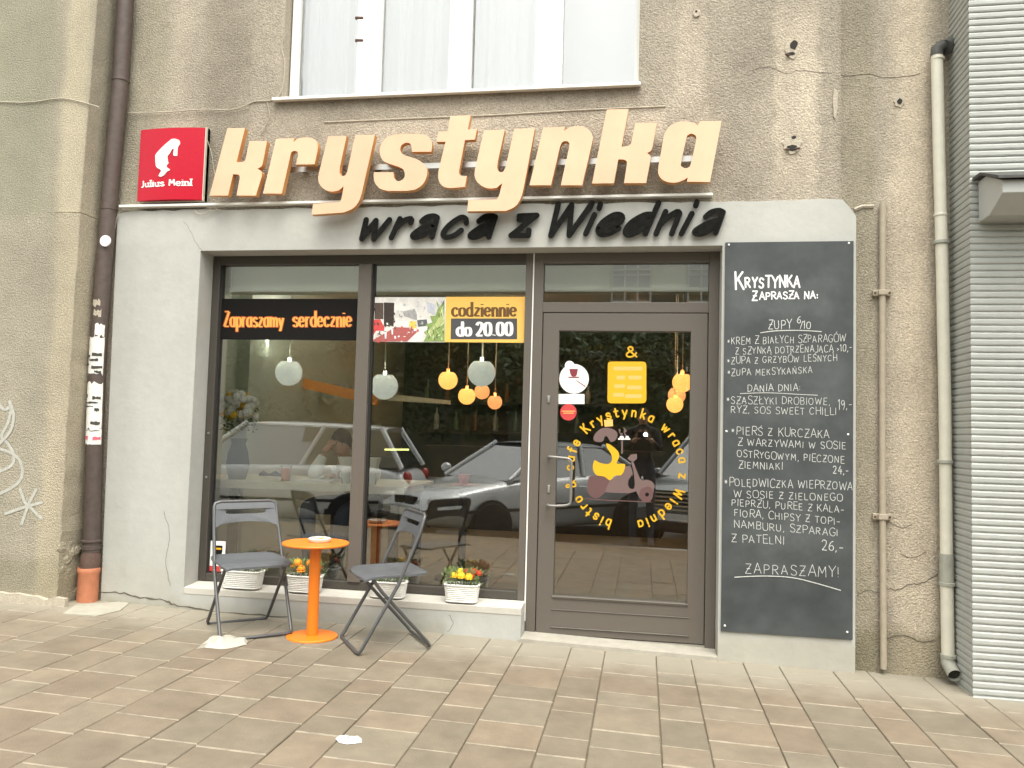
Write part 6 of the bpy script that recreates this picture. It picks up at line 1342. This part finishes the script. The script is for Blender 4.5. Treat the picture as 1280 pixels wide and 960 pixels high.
# ------------------------------------------------------------------ cars parked behind the camera (seen reflected in the glass)
M['tyre'] = mat('tyre_rubber', (.02, .02, .02), .9); M['rim'] = mat('alloy_rim', (.42, .42, .42), .35, metal=.7); M['cglass'] = mat('car_glass', (.04, .045, .045), .05, spec=1.0, coat=1.0); M['cglass'].node_tree.nodes['Principled BSDF'].inputs['IOR'].default_value = 2.3
M['lens'] = mat('headlight_lens', (.55, .56, .55), .1, spec=.8); M['chrome'] = mat('chrome_trim', (.75, .75, .75), .15, metal=1); M['plastic'] = mat('black_plastic', (.02, .02, .02), .5); M['tail'] = mat('tail_lens', (.35, .02, .02), .2)
def make_car(label, paint, kind, loc, rz):
    t = thing('parked_car', loc, label, 'car', 'cars parked along the kerb', rz)
    L_ = 4.5 if kind == 'saloon' else 4.45; ht = 1.42 if kind == 'saloon' else 1.62
    # stations along the body: x forward, lower body z of shoulder, half width
    if kind == 'saloon': prof = [(-2.25, .62, .70), (-2.18, .92, .80), (-1.6, .99, .86), (-.6, .96, .89), (.55, .93, .89), (.95, .90, .88), (1.7, .80, .84), (2.12, .68, .76), (2.25, .52, .66)]
    else: prof = [(-2.2, .70, .76), (-2.14, .98, .84), (-1.4, 1.04, .89), (-.4, 1.02, .90), (.7, 1.0, .90), (1.15, .98, .88), (1.75, .90, .84), (2.12, .76, .76), (2.25, .58, .68)]
    b = MB(); vs = []
    for x, zt, hw in prof:
        zb = .20 if abs(x) < 2.1 else .30
        ring = [(0, zb), (hw*.86, zb), (hw*.98, zb+.10), (hw*1.02, zb+.28), (hw, (zb+zt)/2+.08), (hw*.985, zt-.07), (hw*.93, zt-.015), (hw*.6, zt+.025), (0, zt+.04)]
        ring = ring+[(-y, z) for y, z in reversed(ring[1:-1])]; vs += [(x, y, z) for y, z in ring]
    n = 16; k = len(prof); fs = [(i*n+j, i*n+(j+1) % n, (i+1)*n+(j+1) % n, (i+1)*n+j) for i in range(k-1) for j in range(n)]+[tuple(range(n)), tuple(reversed(range((k-1)*n, k*n)))]
    b.add(vs, fs); o = b.build('body', paint, t, smooth=55, local=True); md = o.modifiers.new('sub', 'SUBSURF'); md.levels = md.render_levels = 2
    # roof with pillars: glasshouse stations (x, z, half width) bottom and top
    if kind == 'saloon': gb_ = [(-1.72, .97, .74), (1.02, .90, .78)]; gt_ = [(-1.02, 1.38, .56), (.18, 1.40, .60)]
    else: gb_ = [(-2.08, 1.0, .76), (1.18, .98, .80)]; gt_ = [(-1.72, 1.56, .60), (.35, 1.60, .63)]
    B0, B1, T0, T1 = gb_[0], gb_[1], gt_[0], gt_[1]
    base_ = [(B0[0], -B0[2], B0[1]), (B0[0], B0[2], B0[1]), (B1[0], B1[2], B1[1]), (B1[0], -B1[2], B1[1])]; top_ = [(T0[0], -T0[2], T0[1]), (T0[0], T0[2], T0[1]), (T1[0], T1[2], T1[1]), (T1[0], -T1[2], T1[1])]
    b = MB(); b.add(base_+top_, [(0, 4, 5, 1), (1, 5, 6, 2), (2, 6, 7, 3), (3, 7, 4, 0), (4, 7, 6, 5)]); b.build('glasshouse', M['cglass'], t, local=True)
    def lerp(a, c, u): return Vector(a).lerp(Vector(c), u)
    mid = Vector((-.3, 0, 1.1))
    b = MB()
    rr = lambda p_: Vector(p_)+(Vector(p_)-Vector((p_[0], 0, 1.0))).normalized()*.012
    for i in range(4): b.tube([rr(base_[i]), rr(lerp(base_[i], top_[i], .5)), rr(top_[i])], .038, 8)
    for s_ in (0, 1):
        pb0, pb1 = (base_[0], base_[3]) if s_ == 0 else (base_[1], base_[2]); pt0, pt1 = (top_[0], top_[3]) if s_ == 0 else (top_[1], top_[2])
        for u, u2 in ((.47, .42),)+(((.16, .12),) if kind != 'saloon' else ()): b.tube([rr(lerp(pb0, pb1, u)), rr(lerp(pt0, pt1, u2))], .034, 8)
    b.build('pillar', paint, t, smooth=60, local=True)
    b = MB(); vs = []; nx = 8; ny = 8                       # crowned roof
    for i in range(nx+1):
        u = i/nx; x = T0[0]-.06+(T1[0]-T0[0]+.12)*u; hw = T0[2]+(T1[2]-T0[2])*u+.03; z = T0[1]+(T1[1]-T0[1])*u
        for j in range(ny+1): v = j/ny*2-1; vs.append((x, v*hw, z+.035*(1-v*v)*(1-.5*(2*u-1)**2)+.012-.03*max(0, abs(v)-.8)/.2-.02*max(0, abs(2*u-1)-.8)/.2))
    b.add(vs, [(i*(ny+1)+j, (i+1)*(ny+1)+j, (i+1)*(ny+1)+j+1, i*(ny+1)+j+1) for i in range(nx) for j in range(ny)]); b.build('roof', paint, t, smooth=60, local=True)
    zr = .31; xw = (-1.32, 1.38)
    for x in xw:
        for s_ in (-1, 1):
            mb = MB(); mb.lathe([(.355, 0), (.355, .012)], (x, s_*.885-(.006 if s_ > 0 else .006), zr), 28, 'y'); mb.build('wheel_arch', M['plastic'], t, local=True)
            wh = bpy.data.objects.new('wheel', None); col.objects.link(wh); wh.parent = t; wh.location = (x, s_*.82, zr)
            mb = MB(); mb.lathe([(.22, -.1), (.30, -.1), (.318, -.07), (.318, .07), (.30, .1), (.22, .1)], (0, 0, 0), 28, 'y'); mb.build('tyre', M['tyre'], wh, smooth=40, local=True)
            mb = MB(); mb.lathe([(.0001, -.085), (.05, -.09), (.19, -.06), (.222, -.098), (.222, .098), (.19, .06), (.05, .09), (.0001, .085)], (0, 0, 0), 24, 'y')
            for q in range(7):
                a = 2*PI*q/7; mb.blob((math.cos(a)*.13, s_*.083, math.sin(a)*.13), .04, 8, 6, (1, .3, 1))
            mb.build('rim', M['rim'], wh, smooth=40, local=True)
    zf = .66 if kind == 'saloon' else .74
    for s_ in (-1, 1):
        mb = MB(); mb.blob((2.10, s_*.60, zf-.03), .13, 12, 8, (.8, 1.15, .62)); mb.build('headlight', M['lens'], t, smooth=60, local=True)
        mb = MB(); mb.blob((-2.14, s_*.66, zf+.12), .12, 10, 8, (.6, .9, .8)); mb.build('tail_light', M['tail'], t, smooth=60, local=True)
        mb = MB(); mb.blob((.88, s_*.98, 1.0), .10, 10, 7, (.7, 1.1, .75)); mb.build('mirror', paint, t, smooth=60, local=True)
        mb = MB(); mb.tube([(-.35, s_*.905, .80), (-.20, s_*.915, .80)], .012, 6); mb.build('door_handle', M['chrome'], t, local=True)
        mb = MB(); mb.box(-2.1, 2.1, s_*.90-.012, s_*.90+.012, .50, .54); mb.build('side_trim', M['plastic'], t, local=True)
    g = bpy.data.objects.new('grille', None); col.objects.link(g); g.parent = t; g.location = (2.2, 0, zf-.05)
    if kind == 'saloon':
        for s_ in (-1, 1):
            mb = MB(); mb.prism([[(.02, -.10), (.22, -.10), (.26, .07), (.02, .08)]] if s_ > 0 else [[(-.02, -.10), (-.02, .08), (-.26, .07), (-.22, -.10)]], 0, .06); mb.v = [(.03-v[1], v[0], v[2]) for v in mb.v]; mb.build('grille_opening', M['plastic'], g, local=True)
    else:
        for q in range(5): mb = MB(); mb.box(-.01, .06, -.42, .42, -.12+q*.055, -.10+q*.055); mb.build('grille_bar', M['chrome'], g, local=True)
        mb = MB(); mb.box(-.02, .03, -.44, .44, -.14, .14); mb.build('grille_backing', M['plastic'], g, local=True)
    mb = MB(); mb.box(2.18, 2.30, -.62, .62, .28, .44); mb.build('lower_bumper', M['plastic'], t, local=True, bevel=.03)
    mb = MB(); mb.box(2.27, 2.285, -.26, .26, .42, .53) ; mb.build('number_plate', M['whiteprint'], t, local=True, bevel=.004)
    t.scale = (1.04, 1.04, 1.07)
    return t
silver = mat('silver_paint', (.60, .62, .62), .28, metal=.35, coat=.8); white_ = mat('pale_silver_paint', (.80, .82, .82), .3, metal=.05, coat=.8); grey_ = mat('graphite_paint', (.16, .17, .18), .3, metal=.4, coat=.8)
RZ = -.40
def place_virtual(px, py, dist_Y):                # world point of a thing seen mirrored in the glass (mirror plane y = YP)
    q = P(px, py, dist_Y); return V((q.x, 2*YP-dist_Y, q.z))
a1 = math.radians(132)
q = place_virtual(612, 686, 6.35)
# offset from the near front wheel to the car's origin
off = Matrix.Rotation(a1, 3, 'Z') @ V((1.38, .82*-1, 0))
make_car('silver saloon car parked at an angle by the kerb, reflected in the shop window', silver, 'saloon', (q.x-off.x, q.y-off.y, RZ), a1)
q = place_virtual(385, 560, 7.5)
make_car('pale silver estate car parked side on, reflected in the left window pane', white_, 'estate', (q.x-.45, q.y-.1, RZ+.0), math.radians(176))
q = place_virtual(850, 660, 7.0); a3 = math.radians(118); off = Matrix.Rotation(a3, 3, 'Z') @ V((2.2, 0, 0))
make_car('dark grey car with a chrome barred grille, reflected at the right of the door', grey_, 'estate', (q.x-off.x, q.y-off.y, RZ), a3)

# ------------------------------------------------------------------ the other side of the street
opp = thing('stucco_building', (0, -24, 0), 'pale stucco building across the street, reflected at the top of the glass', 'building')
M['stucco'] = mat('pale_stucco', (.88, .90, .80), .9, noise=.06, nscale=1, streak=.05); M['oppdark'] = mat('grey_ground_floor', (.11, .12, .085), .9)
YO = -20.0
wins = []; VY = 20.3+.03
ZB = P(640, 363, VY).z; xw0 = P(789, 350, VY).x; zw0 = P(789, 378, VY).z; zw1 = P(789, 490, VY).z
for ix in (0, 1, 2, 3, 4, 5, -6, -7, -8): wins += [(xw0+ix*2.35, zw0), (xw0+ix*2.35, zw1)]
WH = 1.6
holes_ = [[(x-.62, z), (x+.62, z), (x+.62, z+1.75), (x-.62, z+1.75)] for x, z in wins]
b = MB(); b.prism([[(-25, ZB), (22, ZB), (22, 8.2), (-25, 8.2)]], YO-.3, YO); b.build('wall', M['stucco'], opp)
b = MB(); b.box(-25, 22, YO-.31, YO+.06, -.4, ZB-.001); b.build('ground_floor', M['oppdark'], opp)
b = MB(); b.box(-25.2, 22.2, YO-.6, YO+.35, 8.2, 8.5); b.box(-25, 22, YO+.001, YO+.10, ZB-.05, ZB+.05); b.build('cornice', M['stucco'], opp)
fm = MB(); 
for xx in (-.62, -.22, .18, .58): fm.box(xx, xx+.05, .0, .06, 0, 1.75)
for zz in (0, .42, .84, 1.0, 1.35, 1.70): fm.box(-.62, .63, .005, .055, zz, zz+.055)
fme = fm.mesh('window_frame', M['white']); pm_b = MB(); pm_b.box(-.62, .62, .001, .02, 0, 1.75); pme = pm_b.mesh('window_pane', M['cglass'])
for x, z in wins:
    f = bpy.data.objects.new('window', fme); col.objects.link(f); f.parent = opp; f.location = V((x, YO+.012, z))-wloc(opp)
    g = bpy.data.objects.new('pane', pme); col.objects.link(g); g.parent = f
random.seed(21)
M['treeleaf'] = mat('tree_leaf', (.055, .085, .028), .7, noise=.3, nscale=3); M['bark'] = mat('tree_bark', (.10, .08, .06), .95, noise=.3, nscale=12)
crown = MB()
cl_ = [(V((random.uniform(-1.9, 1.9), random.uniform(-1.6, 1.6), random.uniform(-1.3, 1.2))), random.uniform(.5, .9)) for _ in range(26)]
for _ in range(5200):
    c, r = random.choice(cl_); d = V((random.gauss(0, 1), random.gauss(0, 1), random.gauss(0, .8))).normalized()*r*random.uniform(.6, 1.05); q = c+d
    s_ = V((random.uniform(-1, 1), random.uniform(-1, 1), random.uniform(-1, 1))).normalized()*.11; u = s_.cross(V((random.uniform(-1, 1), random.uniform(-1, 1), random.uniform(-1, 1)))).normalized()*.06
    crown.add([q-s_, q+u, q+s_, q-u], [(0, 1, 2, 3)])
cme = crown.mesh('crown', M['treeleaf'])
tk = MB(); tk.tube([(0, 0, -3.4), (.05, 0, -2), (0, .05, -.6), (.1, 0, .5)], [.22, .17, .13, .06], 10)
for a in range(6): tk.tube([(0, 0, -1.6+a*.25), (math.cos(a*1.05)*.6, math.sin(a*1.05)*.6, -.8+a*.2), (math.cos(a*1.05)*1.3, math.sin(a*1.05)*1.2, .0+a*.15)], [.08, .05, .02], 6)
tme = tk.mesh('trunk', M['bark'])
for i, x in enumerate((-14.5, -10.8, -7.2, -3.6, -.2, 4.4, 7.6, 11.2)):
    t = thing('street_tree', (x, -15.2, 0), 'leafy green street tree across the road, '+('leftmost', 'second', 'third', 'fourth', 'fifth', 'sixth', 'seventh', 'rightmost')[i]+' of the row seen from the shop', 'tree', 'street trees across the road')
    for nm, me in (('crown', cme), ('trunk', tme)): o = bpy.data.objects.new(nm, me); col.objects.link(o); o.parent = t; o.location = (0, 0, 3.0)
    t.rotation_euler.z = i*1.3; t.scale = (1, 1, random.uniform(.84, .93))

for o in sc.objects:
    if 'label' in o and not 4 <= len(o['label'].split()) <= 16: print('LABEL', len(o['label'].split()), o['label'])
